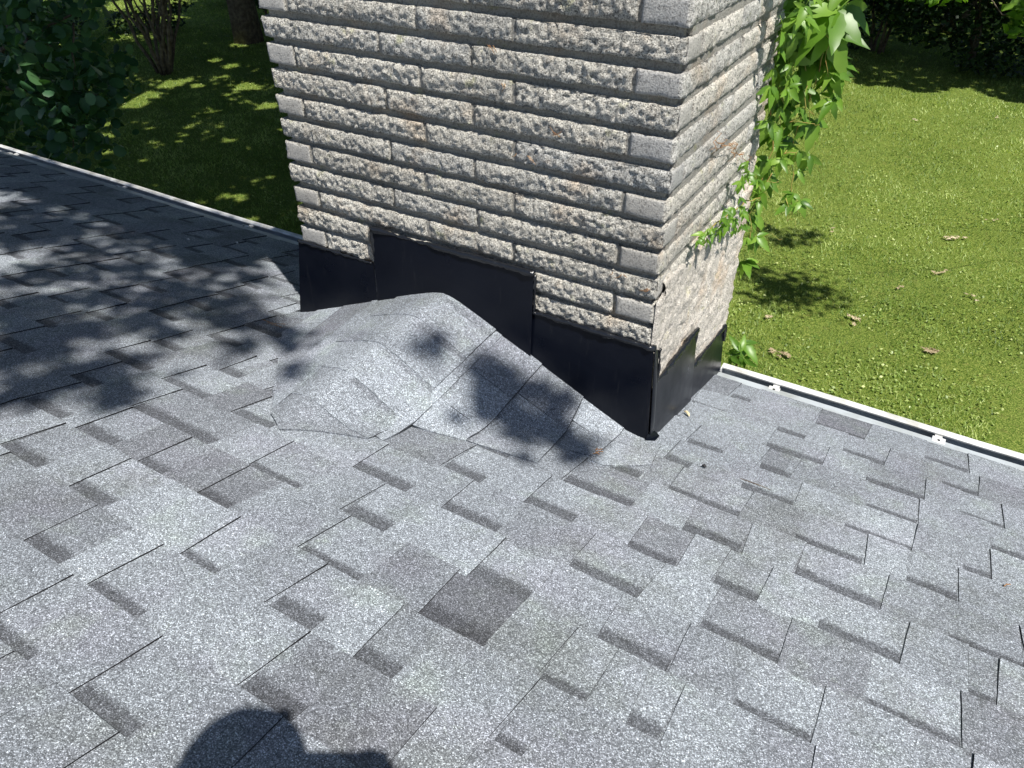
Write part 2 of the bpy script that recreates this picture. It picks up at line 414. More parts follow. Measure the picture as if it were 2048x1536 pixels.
M_SPRAY = mat_leaf("maple_spray_leaf", (0.06, 0.14, 0.02), (0.12, 0.24, 0.03), (0.22, 0.36, 0.06), 0.45, 0.45, 6.0)
M_GRASS = mat_leaf("grass_blade", (0.05, 0.105, 0.018), (0.19, 0.29, 0.055), (0.58, 0.66, 0.26), 0.3, 0.5, 1.3)
M_DRY = mat_leaf("dry_leaf", (0.2, 0.15, 0.08), (0.42, 0.34, 0.22), (0.66, 0.58, 0.42), 0.1, 0.7, 20)


# ------------------------------------------------------------------ surfaces of the roof
def roofz(x, y):
    return -SL * np.asarray(y, float) + 0 * np.asarray(x, float)


def ridge(y):
    t = np.clip(-np.asarray(y, float) / 0.645, -0.2, 1.4)
    return -0.63 - 0.107 * t, 0.287 - 0.099 * t


def cricz(x, y):
    xr, zr = ridge(y)
    d = np.asarray(x, float) - xr
    k = np.where(d > 0, 0.455, 0.43)
    return zr - k * (np.sqrt(d * d + 0.035 ** 2) - 0.035) - 0.008


def surf(x, y, lift=0.0062, k=0.02):
    a = roofz(x, y) + lift
    b = cricz(x, y) + 0.0
    h = np.clip(0.5 + 0.5 * (b - a) / k, 0, 1)
    return a * (1 - h) + b * h + k * h * (1 - h)


# ------------------------------------------------------------------ roof
roof = empty("roof", (0, 0, 0))
tag(roof, "sloping roof laid with grey granulated asphalt shingles", "roof", kind="structure")
XL, XR_, YT = -7.5, 5.0, -4.6
YE = Y0 + 4 * EX + 0.008
deckV = [(XL, YT, -SL * YT - 0.006), (XR_, YT, -SL * YT - 0.006), (XR_, YE - .01, -SL * YE - 0.006), (XL, YE - .01, -SL * YE - 0.006)]
deckV += [(x, y, z - 0.03) for x, y, z in deckV]
deckF = [(0, 3, 2, 1), (4, 5, 6, 7), (0, 1, 5, 4), (1, 2, 6, 5), (2, 3, 7, 6), (3, 0, 4, 7)]
M_DECK = mat_plain("deck_underlay", (0.03, 0.03, 0.032), 0.9, 0.2)
M_WOOD = mat_plain("painted_trim", (0.7, 0.69, 0.66), 0.6, 0.3, nscale=6, ncol=(0.6, 0.59, 0.56))
mesh_obj("roof_deck", deckV, deckF, M_DECK, roof)
backV = [(XL, YT, -SL * YT + .004), (XR_, YT, -SL * YT + .004), (XR_, YT - 5.2, -SL * YT - 5.2 * SL), (XL, YT - 5.2, -SL * YT - 5.2 * SL)]
backV += [(x, y, z - 0.04) for x, y, z in backV]
mesh_obj("rear_slope", backV, deckF, M_SH, roof, attrs={"tone": [0.5] * 8, "band": [0] * 8, "edge": [0] * 8})

CI = np.array(CAM); CRr = np.array(cr); CUu = np.array(cu); CFf = np.array(cf)


def inframe(p, margin=1.12):
    d = np.asarray(p, float) - CI
    z = d @ CFf
    if z < 0.05: return False
    u = (d @ CRr) / z * 1489.1 / 1024; v = (d @ CUu) / z * 1489.1 / 768
    return abs(u) < margin and abs(v) < margin


def slab(x0, x1, y0, y1, h0, h1, skew0=0.0, skew1=0.0, nx=2, ny=2, bandw=None, thick=0.004, drape=None, wob=0.0006, seed=0, curl=0.0):
    """a thin piece of shingle; returns verts, faces, band values, edge values"""
    r = random.Random(seed)
    V = []; B = []; E = []
    top = []
    ysamp = [i / ny for i in range(ny + 1)]
    if bandw: ysamp = sorted(set([0, bandw * 0.55, bandw, min(1, bandw * 1.7)] + [1.0]))
    for j, t in enumerate(ysamp):
        for i in range(nx + 1):
            s = i / nx
            y = y0 + (y1 - y0) * t
            xa = x0 + skew0 * (1 - t); xb = x1 + skew1 * (1 - t)
            x = xa + (xb - xa) * s + r.uniform(-1, 1) * wob
            yy = y + r.uniform(-1, 1) * wob * (1 if t > 0 else 0)
            z = (roofz(x, yy) if drape is None else float(drape(np.array([x]), np.array([yy]))[0])) + h0 + (h1 - h0) * t + r.uniform(-1, 1) * 0.0005 + curl * t * t * (s - 0.5) * 2
            V.append((x, yy, float(z)))
            B.append(0.0 if not bandw else (1.0 if t <= bandw * 0.6 else (0.75 if t <= bandw else 0.0)))
            E.append(0.0)
    ncol = nx + 1; nrow = len(ysamp)
    F = []
    for j in range(nrow - 1):
        for i in range(nx):
            a = j * ncol + i
            F.append((a, a + 1, a + ncol + 1, a + ncol))
    # rim down
    rim = [i for i in range(ncol)] + [j * ncol + ncol - 1 for j in range(1, nrow)] + [(nrow - 1) * ncol + i for i in range(ncol - 2, -1, -1)] + [j * ncol for j in range(nrow - 2, 0, -1)]
    o = len(V)
    for k in rim:
        x, y, z = V[k]
        V.append((x, y, z)); B.append(0.0); E.append(1.0)
    o2 = len(V)
    for k in rim:
        x, y, z = V[k]
        V.append((x, y, z - thick)); B.append(0.0); E.append(1.0)
    n = len(rim)
    for a in range(n):
        b_ = (a + 1) % n
        F.append((o + b_, o + a, o2 + a, o2 + b_))
    return V, F, B, E


def merge4(ps):
    V = []; F = []; B = []; E = []; T = []
    for (v, f, b_, e), t in ps:
        o = len(V)
        V += v; F += [tuple(i + o for i in g) for g in f]; B += b_; E += e; T += [t] * len(v)
    return V, F, B, E, T


DARK_PTS = [(.02, -.87), (-.58, -.84), (-.72, -.86), (.43, .51), (-.9, -.62), (-.83, -.9)]
LIGHT_PTS = [(-.42, -1.01), (-.53, -1.18), (-.66, -1.0), (-.2, -.8), (-.33, -.7)]


def fixed_tone(t, a, b_, ya, yb):
    for dx, dy in DARK_PTS:
        if a < dx < b_ and ya < dy < yb: return 0.14 if dx == .02 else 0.34
    for dx, dy in LIGHT_PTS:
        if a < dx < b_ and ya < dy < yb: return 0.92
    return t
tones = [0.62, 0.5, 0.85, 0.34, 0.7, 0.12, 0.9, 0.45, 0.25, 0.66]


def pick_tone(r):
    return min(1, max(0, r.choice([0.64, 0.56, 0.78, 0.48, 0.7, 0.6, 0.66, 0.72, 0.52, 0.68, 0.4, 0.6, 0.8]) + r.uniform(-.05, .05)))


def spans(n, xa, xb):
    """gaps (lower lamina showing) along the course from xa to xb"""
    r = random.Random(n * 17 + 5)
    known = GAPS.get(n, [])
    out = []
    x = xa
    ki = 0
    known = [g for g in known if g[1] > xa and g[0] < xb]
    while x < xb:
        nxt = known[ki][0] if ki < len(known) else 1e9
        w = r.uniform(0.1, 0.18); gw = r.choice([0.09, 0.1, 0.13, 0.16])
        if nxt - x < w + gw + 0.07:
            g = known[ki]; ki += 1
            out.append((max(g[0], x + 0.05), g[1])); x = g[1]
            continue
        out.append((x + w, x + w + gw)); x += w + gw
    return out


near_i = []
far_parts = []
nsh = 0
for n in range(-32, 4):
    ya = Y0 + n * EX - 0.0; yb = ya + EX
    if n == 3: yb = YE
    rr = random.Random(n * 31 + 2)
    L = 0.985
    off = (n * 0.1651 * 2.3) % L
    gaps = spans(n, XL + 0.02, XR_ - 0.1)
    # tab pieces: between consecutive gaps
    tabs = []
    px = XL + 0.02
    for g0, g1 in gaps:
        if g0 - px > 0.03: tabs.append((px, g0))
        px = g1
    tabs.append((px, XR_ - 0.02))
    x = XL + 0.01 - off
    while x < XR_:
        x1 = min(x + L, XR_ - 0.005); x0 = max(x, XL)
        if x1 - x0 > 0.03:
            yc = (ya + yb) / 2
            vis = any(inframe((xx, yc, roofz(xx, yc))) for xx in np.linspace(x0, x1, 5))
            # hidden under the chimney?
            seg_g = [(max(a, x0), min(b_, x1)) for a, b_ in gaps if b_ > x0 and a < x1]
            pcs = []
            edges = sorted(set([x0, x1] + [v for g in seg_g for v in g]))
            for ea, eb in zip(edges[:-1], edges[1:]):
                if eb - ea < 0.004: continue
                isgap = any(g[0] - 1e-6 <= ea and eb <= g[1] + 1e-6 for g in seg_g)
                bw = rr.choice([0.15, 0.18, 0.13, 0.09, 0.19, 0.16]) if isgap else None
                pcs.append((slab(ea, eb, ya - 0.012, yb, 0.0008, 0.0032, nx=1, ny=1, bandw=(bw + .08 if bw else None), thick=0.005, seed=int(ea * 997) + n), fixed_tone(pick_tone(rr), ea, eb, ya, yb)))
            V, F, B, E, T = merge4(pcs)
            mytabs = [(a, b_) for a, b_ in tabs if x0 <= (a + b_) / 2 < x1]
            if vis:
                o = mesh_obj("shingle", V, F, M_SH, roof, attrs={"tone": T, "band": B, "edge": E})
                nsh += 1
                for a, b_ in mytabs:
                    a2 = max(a, x0 - 0.15); 
                    yc_ = yc
                    t = pick_tone(rr)
                    t = fixed_tone(t, a2, b_, ya, yb)
                    s0 = rr.uniform(-.012, .012); s1 = rr.uniform(-.012, .012)
                    V2, F2, B2, E2 = slab(a2, b_, ya - 0.01, yb + rr.uniform(-.0015, .001), 0.003, 0.0068, s0, s1, nx=3, ny=3, thick=0.005, seed=int(a * 1337) + n, curl=rr.uniform(-.0012, .0012))
                    mesh_obj("tab", V2, F2, M_SH, o, attrs={"tone": [t] * len(V2), "band": B2, "edge": E2})
            else:
                far_parts.append((V, F, B, E, T))
                for a, b_ in mytabs:
                    V2, F2, B2, E2 = slab(a, b_, ya - 0.01, yb, 0.0026, 0.0062, nx=1, ny=1, thick=0.0042, seed=int(a * 1337) + n)
                    far_parts.append((V2, F2, B2, E2, [pick_tone(rr)] * len(V2)))
        x += L
V = []; F = []; B = []; E = []; T = []
for v, f, b_, e, t in far_parts:
    o = len(V); V += v; F += [tuple(i + o for i in g) for g in f]; B += b_; E += e; T += t
tag(mesh_obj("outer_shingles", V, F, M_SH, roof, attrs={"tone": T, "band": B, "edge": E}), kind="stuff")

# ------------------------------------------------------------------ cricket (saddle behind the chimney)
cricket = empty("cricket", (0, 0, 0)); cricket.parent = roof


def strip(x0f, x1f, ya, yb, lift0, lift1, nx=4, ny=10, tone=0.5, seed=0, name="shingle", thick=0.006, yend=None, ystart=None, band=False, capband=(2, 3)):
    """strip on the cricket: x edges are functions of y, butt edge on the x1 side; ya end may follow yend(x)"""
    r = random.Random(seed)
    V = []; B = []; E = []; F = []
    for j in range(ny + 1):
        t = j / ny
        for i in range(nx + 1):
            s = i / nx
            y = ya + (yb - ya) * t
            x = x0f(y) + (x1f(y) - x0f(y)) * s
            if yend is not None:
                yl = yend(x); y = yl + (yb - yl) * t
                x = x0f(y) + (x1f(y) - x0f(y)) * s
            x += r.uniform(-1, 1) * 0.0009; y += r.uniform(-1, 1) * 0.0009
            z = float(surf(np.array([x]), np.array([y]))[0]) + (lift0 + (lift1 - lift0) * s) * (0.75 if (yend is None or name == 'ridge_cap') else 0.75 * min(1, 0.3 + t * 2)) + r.uniform(-1, 1) * 0.0005
            V.append((x, y, z)); E.append(0.0); B.append(0.5 if (band and s < 0.22) or (name == 'ridge_cap' and i > nx // 2 and capband[0] < t < capband[1]) else 0.0)
    nc = nx + 1; nr = ny + 1
    for j in range(ny):
        for i in range(nx):
            a = j * nc + i
            F.append((a, a + 1, a + nc + 1, a + nc))
    rim = [i for i in range(nc)] + [j * nc + nc - 1 for j in range(1, nr)] + [(nr - 1) * nc + i for i in range(nc - 2, -1, -1)] + [j * nc for j in range(nr - 2, 0, -1)]
    o = len(V)
    for k in rim: V.append(V[k]); B.append(0); E.append(0.2 if (k < nc and yend is not None) else 0.7)
    o2 = len(V)
    for k in rim: V.append((V[k][0], V[k][1], V[k][2] - thick)); B.append(0); E.append(0.2 if (k < nc and yend is not None) else 0.9)
    nn = len(rim)
    for a in range(nn):
        b_ = (a + 1) % nn
        F.append((o + b_, o + a, o2 + a, o2 + b_))
    mesh_obj(name, V, F, M_SH, cricket, smooth=True, attrs={"tone": [tone] * len(V), "band": B, "edge": E})


YW = -0.012    # wall side of the cricket pieces
def lin(xw, xe, ye):
    return lambda y: xw + (xe - xw) * (y / ye)
LC = lin(-0.455, -0.512, -0.53)
L1 = lin(-0.434, -0.484, -0.52); L2 = lin(-0.305, -0.333, -0.374); L3 = lin(-0.172, -0.142, -0.30); L4 = lambda y: -0.04 + 0 * y
L5 = lambda y: 0.05 + 0 * y
rc = random.Random(3)
def row(xa, xb, breaks, l0, l1, yend_last, seed, tn):
    for i in range(len(breaks) - 1):
        hi, lo = breaks[i], breaks[i + 1]
        last = (i == len(breaks) - 2)
        strip(xa, xb, lo, hi - 0.0012, l0, l1, nx=4, ny=5, tone=tn[i % len(tn)], seed=seed + i, yend=(yend_last if last else None), band=(i % 2 == 1))
# right-hand slope, courses laid from the low side up so the butts step down towards the chimney corner
row(L4, lambda y: 0.07 + 0.15 * (-y), [-0.012, -0.09, -0.2], 0.000, 0.003, lambda x: -0.235 + 0.9 * max(0, x), 50, [0.75, 0.9])
row(L3, L4, [YW, -0.1, -0.23], 0.001, 0.005, lambda x: -0.21 - 0.5 * (-0.04 - x) * 0.6, 10, [0.88, 0.7, 0.55])
row(L2, L3, [YW, -0.14, -0.33], 0.004, 0.008, lambda x: -0.345 + 0.15 * (x + 0.142), 20, [0.42, 0.7, 0.8])
row(L1, L2, [YW, -0.17, -0.30, -0.40], 0.007, 0.011, lambda x: -0.41 + 0.25 * (x + 0.47), 30, [0.5, 0.8, 0.9])
row(lambda y: LC(y) - 0.05, L1, [YW, -0.22, -0.52], 0.006, 0.010, lambda x: -0.52 - 0.25 * (x + .484), 40, [0.55, 0.95])
# left-hand slope
def lv_end(x): return -0.09 - (x + 1.28) * (0.555 / 0.543)
LL = [-0.80, -0.93, -1.06, -1.19, -1.30]
for i in range(4):
    xa = LL[i + 1]; xb = LL[i] + 0.012
    yb_ = lv_end((xa + xb) / 2)
    cut = [YW, yb_ * (0.45 + 0.1 * (i % 2)), yb_]
    lifts = (0.008 - 0.002 * i, 0.009 - 0.002 * i)
    for j in range(2):
        strip(lambda y, v=xa: v + 0 * y, lambda y, v=xb: v + 0 * y, cut[j + 1], cut[j] - 0.001, lifts[0] + 0.003, lifts[1], nx=4, ny=4, tone=[0.72, 0.38, 0.9, 0.55][(i + 2 * j) % 4], band=(j == 0), seed=70 + i * 3 + j, yend=(lv_end if j == 1 else None))
# ridge caps, lapped from the low end towards the wall
def xr_(y): return -0.63 - 0.107 * (-y / 0.645)
capb = [(-0.62, 0.30, 0.3), (-0.515, 0.55, 0.4), (-0.405, 0.42, 0.7), (-0.285, 0.8, 0.8), (-0.15, 0.55, 0.8)]
ends = [None, -0.53, -0.41, -0.285, -0.15]
def cap_end(x):      # lowest cap follows the line from (-.737,-.645) to (-.484,-.52)
    return -0.65 + (x + 0.737) * 0.51 if x > -0.737 else -0.65 - (x + 0.737) * 1.02
tn = [0.5, 0.62, 0.8, 0.66, 0.6]
tops = [-0.50, -0.38, -0.255, -0.12, YW]
for i in range(5):
    yb_ = tops[i]
    e = ends[i]
    ye = (cap_end if e is None else (lambda x, e=e: e - 0.10 * (x + 0.6)))
    strip(lambda y: np.maximum(xr_(y) - 0.19, -0.737 - (0.645 + y) * 0.98) if y < -0.45 else xr_(y) - 0.185, LC, -0.6, yb_, 0.004 + 0.003 * i, 0.004 + 0.003 * i, nx=12, ny=10, capband=(.62, .86),
          tone=tn[i], seed=90 + i, name="ridge_cap", thick=0.004, yend=ye)

# ------------------------------------------------------------------ gutters
def extrude_x(profile, x0, x1, thick=0.0015, nx=1):
    """sheet metal profile [(y,z)...] swept along x, with thickness"""
    P = [Vector((0, y, z)) for y, z in profile]
    n = len(P)
    nor = []
    for i in range(n):
        t = (P[min(i + 1, n - 1)] - P[max(i - 1, 0)]).normalized()
        nor.append(Vector((0, -t.z, t.y)))
    ring = P + [P[i] - nor[i] * thick for i in range(n - 1, -1, -1)]
    V = []; F = []
    m_ = len(ring)
    for k in range(nx + 1):
        x = x0 + (x1 - x0) * k / nx
        w = 0.0015 * math.sin(x * 5.1) + 0.001 * math.sin(x * 13)
        V += [(x, p.y + (w if 0 < k < nx else 0), p.z + w * .6) for p in ring]
    for k in range(nx):
        for i in range(m_):
            j = (i + 1) % m_
            F.append((k * m_ + i, k * m_ + j, (k + 1) * m_ + j, (k + 1) * m_ + i))
    F.append(tuple(range(m_))); F.append(tuple(nx * m_ + i for i in range(m_ - 1, -1, -1)))
    return V, F


ze = -SL * YE
trough = [(0.662, -0.200), (0.662, -0.298), (0.668, -0.305), (0.712, -0.305), (0.722, -0.298), (0.728, -0.275), (0.742, -0.258), (0.754, -0.235), (0.756, -0.206)]
lip = [(0.757, -0.212), (0.757, -0.2025), (0.754, -0.2000), (0.737, -0.1995), (0.7335, -0.203), (0.7345, -0.2075)]
apron = [(YE - 0.05, ze + 0.0115), (YE - 0.002, ze - 0.0025), (YE + 0.01, ze - 0.006), (YE + 0.052, ze - 0.014), (YE + 0.064, ze - 0.022), (YE + 0.066, ze - 0.05)]


def make_gutter(x0, x1, label, clips, cap_left, cap_right, patch=None):
    g = empty("gutter", ((x0 + x1) / 2, 0.7, -0.25))
    tag(g, label, "gutter", "eave gutters")
    og = g.location
    def part(name, VF, mat, par=g):
        o = mesh_obj(name, VF[0], VF[1], mat, par, origin=(og if par is g else (0, 0, 0)))
        return o
    seg = max(2, int((x1 - x0) / 0.4))
    part("trough", extrude_x(trough, x0, x1, nx=seg), M_GUTIN)
    part("front_lip", extrude_x(lip, x0, x1, 0.0022, nx=seg), M_GUT)
    part("apron", extrude_x(apron, x0, x1, 0.001, nx=seg), M_GUTIN)
    V = []; F = []
    n = 60
    r = random.Random(int(x0 * 10))
    for i in range(n + 1):
        x = x0 + 0.004 + (x1 - x0 - 0.008) * i / n
        for y, z in ((0.664, -0.292), (0.69, -0.286), (0.722, -0.29)):
            V.append((x, y, z + r.uniform(-.006, .004)))
    for i in range(n):
        for j in range(2):
            a = i * 3 + j
            F.append((a, a + 1, a + 4, a + 3))
    tag(part("silt", (V, F), M_DIRT), kind="stuff")
    for cx in clips:
        P = [box(cx - 0.019, cx + 0.019, 0.664, 0.700, -0.2035, -0.1955), box(cx - 0.011, cx + 0.011, 0.700, 0.738, -0.218, -0.2105), box(cx - 0.011, cx + 0.011, 0.6965, 0.7005, -0.2105, -0.1975)]
        c = part("hanger", join_parts(P), M_GUT)
        Vs, Fs = tube([(cx, 0.684, -0.1976), (cx, 0.684, -0.1945)], 0.0045, 8)
        s = mesh_obj("screw", Vs, Fs, M_SCREW, c, origin=og)
    for has, cx in ((cap_left, x0), (cap_right, x1)):
        if has:
            P = [(cx, y, z) for y, z in trough[:-1] + [(0.757, -0.2)]]
            o = 0.003 if has else 0
            Vc = P + [(cx + 0.003, y, z) for _, y, z in P]
            k = len(P)
            Fc = [tuple(range(k)), tuple(range(2 * k - 1, k - 1, -1))] + [(i, (i + 1) % k, (i + 1) % k + k, i + k) for i in range(k)]
            part("end_cap", (Vc, Fc), M_GUT)
    if patch:
        r2 = random.Random(5)
        V = []; F = []
        ny_, nx_ = 6, 6
        for j in range(ny_ + 1):
            for i in range(nx_ + 1):
                x = patch - 0.022 + 0.044 * i / nx_ + r2.uniform(-.003, .003); y = 0.664 + 0.034 * j / ny_
                e = min(i, nx_ - i, j, ny_ - j)
                V.append((x, y, -0.2 - 0.35 * (y - 0.664) + (0.006 if e > 0 else -0.003) + r2.uniform(-.001, .001)))
        for j in range(ny_):
            for i in range(nx_):
                a = j * (nx_ + 1) + i; F.append((a, a + 1, a + nx_ + 2, a + nx_ + 1))
        part("sealant_patch", (V, F), M_PATCH)
    return g


M_SCREW = mat_plain("screw_head", (0.03, 0.03, 0.03), 0.4, 0.5, metallic=0.8)
M_PATCH = mat_plain("old_caulk", (0.5, 0.46, 0.36), 0.8, 0.3, nscale=60, ncol=(0.36, 0.33, 0.26), nb=0.5)
make_gutter(XL, -W - 0.03, "long gutter in tree shade running along the eave up to the chimney's left edge", [-6.5, -5.45, -4.41, -3.373, -2.385], True, True)
make_gutter(0.03, XR_, "sunlit gutter beside the lawn, starting at the chimney's right side", [0.232, 0.757, 1.4, 2.0, 2.8, 3.6, 4.4], True, True, 0.605)

# house body below
house = empty("house", (-1.2, -4, ZG))
tag(house, "house body below the shingled roof, mostly out of sight under the eave", "house")
M_WALL = mat_plain("wall_siding", (0.55, 0.53, 0.48), 0.8, 0.2, nscale=3, ncol=(0.48, 0.46, 0.42))
for nm, b_ in (("front_wall", (XL + .3, XR_ - .3, 0.05, 0.25, ZG, -0.14)), ("side_wall", (XL + .3, XL + .5, -9.4, 0.0, ZG, -0.15)), ("side_wall", (XR_ - .5, XR_ - .3, -9.4, 0.0, ZG, -0.15)), ("rear_wall", (XL + .3, XR_ - .3, -9.6, -9.4, ZG, -0.2))):
    V, F = box(*b_)
    mesh_obj(nm, V, F, M_WALL, house, origin=house.location)
V, F = box(XL, XR_, YE - 0.022, YE - 0.002, ze - 0.16, ze - 0.012)
mesh_obj("fascia", V, F, M_WOOD, house, origin=house.location)
V, F = box(XL, XR_, 0.26, YE - 0.024, ze - 0.155, ze - 0.14)
mesh_obj("soffit", V, F, M_WOOD, house, origin=house.location)

# ------------------------------------------------------------------ chimney
chim = empty("chimney", (-W / 2, D / 2, ZG))
tag(chim, "broad chimney of pale split-face stone courses rising through the roof edge", "chimney")
CO = chim.location
V, F = box(-W + 0.019, -0.019, 0.019, D - 0.019, ZG, 1.79)
mesh_obj("mortar_core", V, F, M_MORTAR, chim, origin=CO)
V, F = box(-W + 0.004, -0.004, 0.25 + .004, D - 0.004, ZG, -0.26)
mesh_obj("lower_shaft", V, F, M_BRICK, chim, origin=CO)
V, F = box(-W - 0.04, 0.04, -0.04, D + 0.04, 1.79, 1.87)
mesh_obj("crown_slab", V, F, M_SMOOTH, chim, origin=CO)


def block(x0, x1, y0, y1, z0, z1, rough, smooth_faces, seed, step=0.005):
    """stone block; rough/smooth: outward faces among 'f' (y=y0), 'r' (x=x1), 'l' (x=x0), 'b'"""
    out = set(rough) | set(smooth_faces)
    nx = max(2, int((x1 - x0) / (step if ('f' in out or 'b' in out) else 0.02)))
    ny = max(2, int((y1 - y0) / (step if ('r' in out or 'l' in out) else 0.03)))
    nz = max(3, int((z1 - z0) / step))
    idx = -np.ones((nx + 1, ny + 1, nz + 1), int)
    I, J, K = np.meshgrid(range(nx + 1), range(ny + 1), range(nz + 1), indexing='ij')
    bd = (I == 0) | (I == nx) | (J == 0) | (J == ny) | (K == 0) | (K == nz)
    idx[bd] = np.arange(bd.sum())
    i, j, k = I[bd], J[bd], K[bd]
    P = np.stack([x0 + (x1 - x0) * i / nx, y0 + (y1 - y0) * j / ny, z0 + (z1 - z0) * k / nz], 1)
    base = P.copy()
    q = base + seed * 0.37
    big = vnoise(q, 16, 1); mid = vnoise(q * [1, 1, 1.2], 88, 2); fine = vnoise(q, 150, 3); mid = np.sign(mid) * np.abs(mid) ** .8
    ex = np.minimum(base[:, 0] - x0, x1 - base[:, 0]); ey = np.minimum(base[:, 1] - y0, y1 - base[:, 1]); ez = np.minimum(base[:, 2] - z0, z1 - base[:, 2])
    wob = vnoise(q, 38, 5)
    def disp(amp, e1, edge):
        e = np.minimum(e1, ez)
        return amp * (0.0026 * big + 0.0030 * mid + 0.0040 * fine + 0.0012) - edge * np.exp(-e / 0.0065) * (0.0052 + 0.0034 * wob)
    for fc, ax, sgn, sel, e1 in (('f', 1, -1, j == 0, ex), ('b', 1, 1, j == ny, ex), ('r', 0, 1, i == nx, ey), ('l', 0, -1, i == 0, ey)):
        if fc in out:
            amp = (0.6 if fc == 'r' else 1.0) if fc in rough else 0.12
            edge = 1.0 if fc in rough else 0.6
            d = disp(amp, e1, edge)
            P[sel, ax] += sgn * d[sel]
    # ragged arrises
    m_ = (k == 0) | (k == nz)
    P[m_, 2] += (0.0016 * vnoise(q, 60, 8) + 0.001 * vnoise(q, 20, 9))[m_]
    F = []
    def q4(a, b_, c, d): F.append(np.stack([a.ravel(), b_.ravel(), c.ravel(), d.ravel()], 1))
    for kk, fl in ((0, 1), (nz, 0)):
        g = idx[:, :, kk]; a, b_, c, d = g[:-1, :-1], g[1:, :-1], g[1:, 1:], g[:-1, 1:]
        q4(*((a, d, c, b_) if fl else (a, b_, c, d)))
    for jj, fl in ((0, 0), (ny, 1)):
        g = idx[:, jj, :]; a, b_, c, d = g[:-1, :-1], g[1:, :-1], g[1:, 1:], g[:-1, 1:]
        q4(*((a, d, c, b_) if fl else (a, b_, c, d)))
    for ii, fl in ((0, 1), (nx, 0)):
        g = idx[ii, :, :]; a, b_, c, d = g[:-1, :-1], g[1:, :-1], g[1:, 1:], g[:-1, 1:]
        q4(*((a, d, c, b_) if fl else (a, b_, c, d)))
    return P, np.concatenate(F)


def stone(P, F, mats, facesel=None):
    me = bpy.data.meshes.new("stone")
    P = P - np.array(CO)
    n = len(F)
    me.vertices.add(len(P)); me.vertices.foreach_set('co', P.astype(np.float32).ravel())
    me.loops.add(n * 4); me.loops.foreach_set('vertex_index', F.astype(np.int32).ravel())
    me.polygons.add(n)
    me.polygons.foreach_set('loop_start', np.arange(0, n * 4, 4, dtype=np.int32))
    me.polygons.foreach_set('loop_total', np.full(n, 4, dtype=np.int32))
    me.update(calc_edges=True)
    for m_ in mats: me.materials.append(m_)
    if facesel is not None: me.polygons.foreach_set('material_index', facesel.astype(np.int32))
    o = bpy.data.objects.new("stone", me)
    return link(o, chim)


ZR, HB, DEP = 0.069, 0.0512, 0.088
rb = random.Random(11)
back_parts = []
plug = []
for k in range(-10, 19):
    z0 = 0.298 + (11 - k) * ZR + 0.003; z1 = z0 + HB + rb.uniform(-.002, .002)
    odd = k % 2 != 0
    j = lambda v: v + rb.uniform(-.007, .007)
    if odd:
        fx = [-W, -W + 0.105, j(-0.69), j(-0.407), 0]
        ry = [0, 0.092, j(0.38), j(0.695), D]
    else:
        fx = [-W, j(-0.808), j(-0.525), -0.112, 0]
        ry = [0, j(0.41), j(0.62), D]
    cor_r = ry[1]; cor_l = ry[1] if odd is False else ry[1]
    g = 0.0055
    low = k > 11
    for a in range(len(fx) - 1):
        x0, x1 = fx[a], fx[a + 1]
        first, last = a == 0, a == len(fx) - 2
        if low and not (first or last): continue
        y1 = DEP; rough = 'f'; sm = ''
        if last:
            if odd: y1 = ry[1]; sm = 'r'
            else: y1 = ry[1]; rough = 'r'; sm = 'f'
        if first:
            if odd: rough = 'l'; sm = 'f'; y1 = 0.36
            else: rough = 'f'; sm = 'l'; y1 = 0.09
        P, F = block(x0 + (0 if first else g), x1 - (0 if last else g), 0.0, y1 - (0 if not (first or last) else g), z0, z1, rough, sm, k * 7 + a)
        cen = P[F].mean(1)
        sel = np.zeros(len(F))
        if sm == 'f': sel = (cen[:, 1] < 0.003).astype(int)
        if sm == 'r': sel = (cen[:, 0] > -0.003).astype(int)
        if sm == 'l': sel = (cen[:, 0] < -W + 0.003).astype(int)
        if last and not odd: sel = np.where(cen[:, 0] > -0.008, 2, sel)
        stone(P, F, [M_BRICK, M_SMOOTH, M_SIDE], sel)
        if not first and not low:
            w = 0.0068
            plug.append(box(x0 - w, x0 + w, 0.0085 + rb.uniform(-.003, .004), 0.03, z0 + .001, z1 - .003))
    for a in range(1, len(ry) - 1):
        if z1 < -SL * ry[a + 1] - 0.06: continue
        last = a == len(ry) - 2
        P, F = block(-DEP, 0.0, ry[a] + g, ry[a + 1] - (0 if last else g), z0, z1, 'r', 'b' if last else '', k * 9 + a + 40)
        stone(P, F, [M_SIDE])
        plug.append(box(-0.03, -0.007, ry[a] - .006, ry[a] + .006, z0 + .001, z1 - .003))
    ly = [0.36 if odd else 0.09, 0.6, D]
    for a in range(len(ly) - 1):
        if z1 < -SL * ly[a + 1] - 0.06: continue
        last = a == len(ly) - 2
        P, F = block(-W, -W + DEP, ly[a] + g, ly[a + 1] - (0 if last else g), z0, z1, 'l', 'b' if last else '', k * 9 + a + 80, step=0.009)
        stone(P, F, [M_BRICK])
    for a in range(3):
        xa = -W + DEP + 0.004 + a * 0.344; xb = xa + 0.338
        back_parts.append(box(xa, xb, D - 0.08, D - 0.001 * (a + 1), z0, z1))
V, F = join_parts(back_parts)
tag(mesh_obj("rear_stones", V, F, M_BRICK, chim, origin=CO), kind="stuff")
for k in range(-10, 19):
    zj = 0.298 + (11 - k) * ZR
    if zj > -0.3: plug.append(box(-0.03, -0.0065 + rb.uniform(-.002, .002), 0.035, D - 0.012, zj + HB + .0015, zj + ZR + .0045))
V, F = join_parts(plug)
tag(mesh_obj("joint_mortar", V, F, M_MORTAR, chim, origin=CO), kind="stuff")

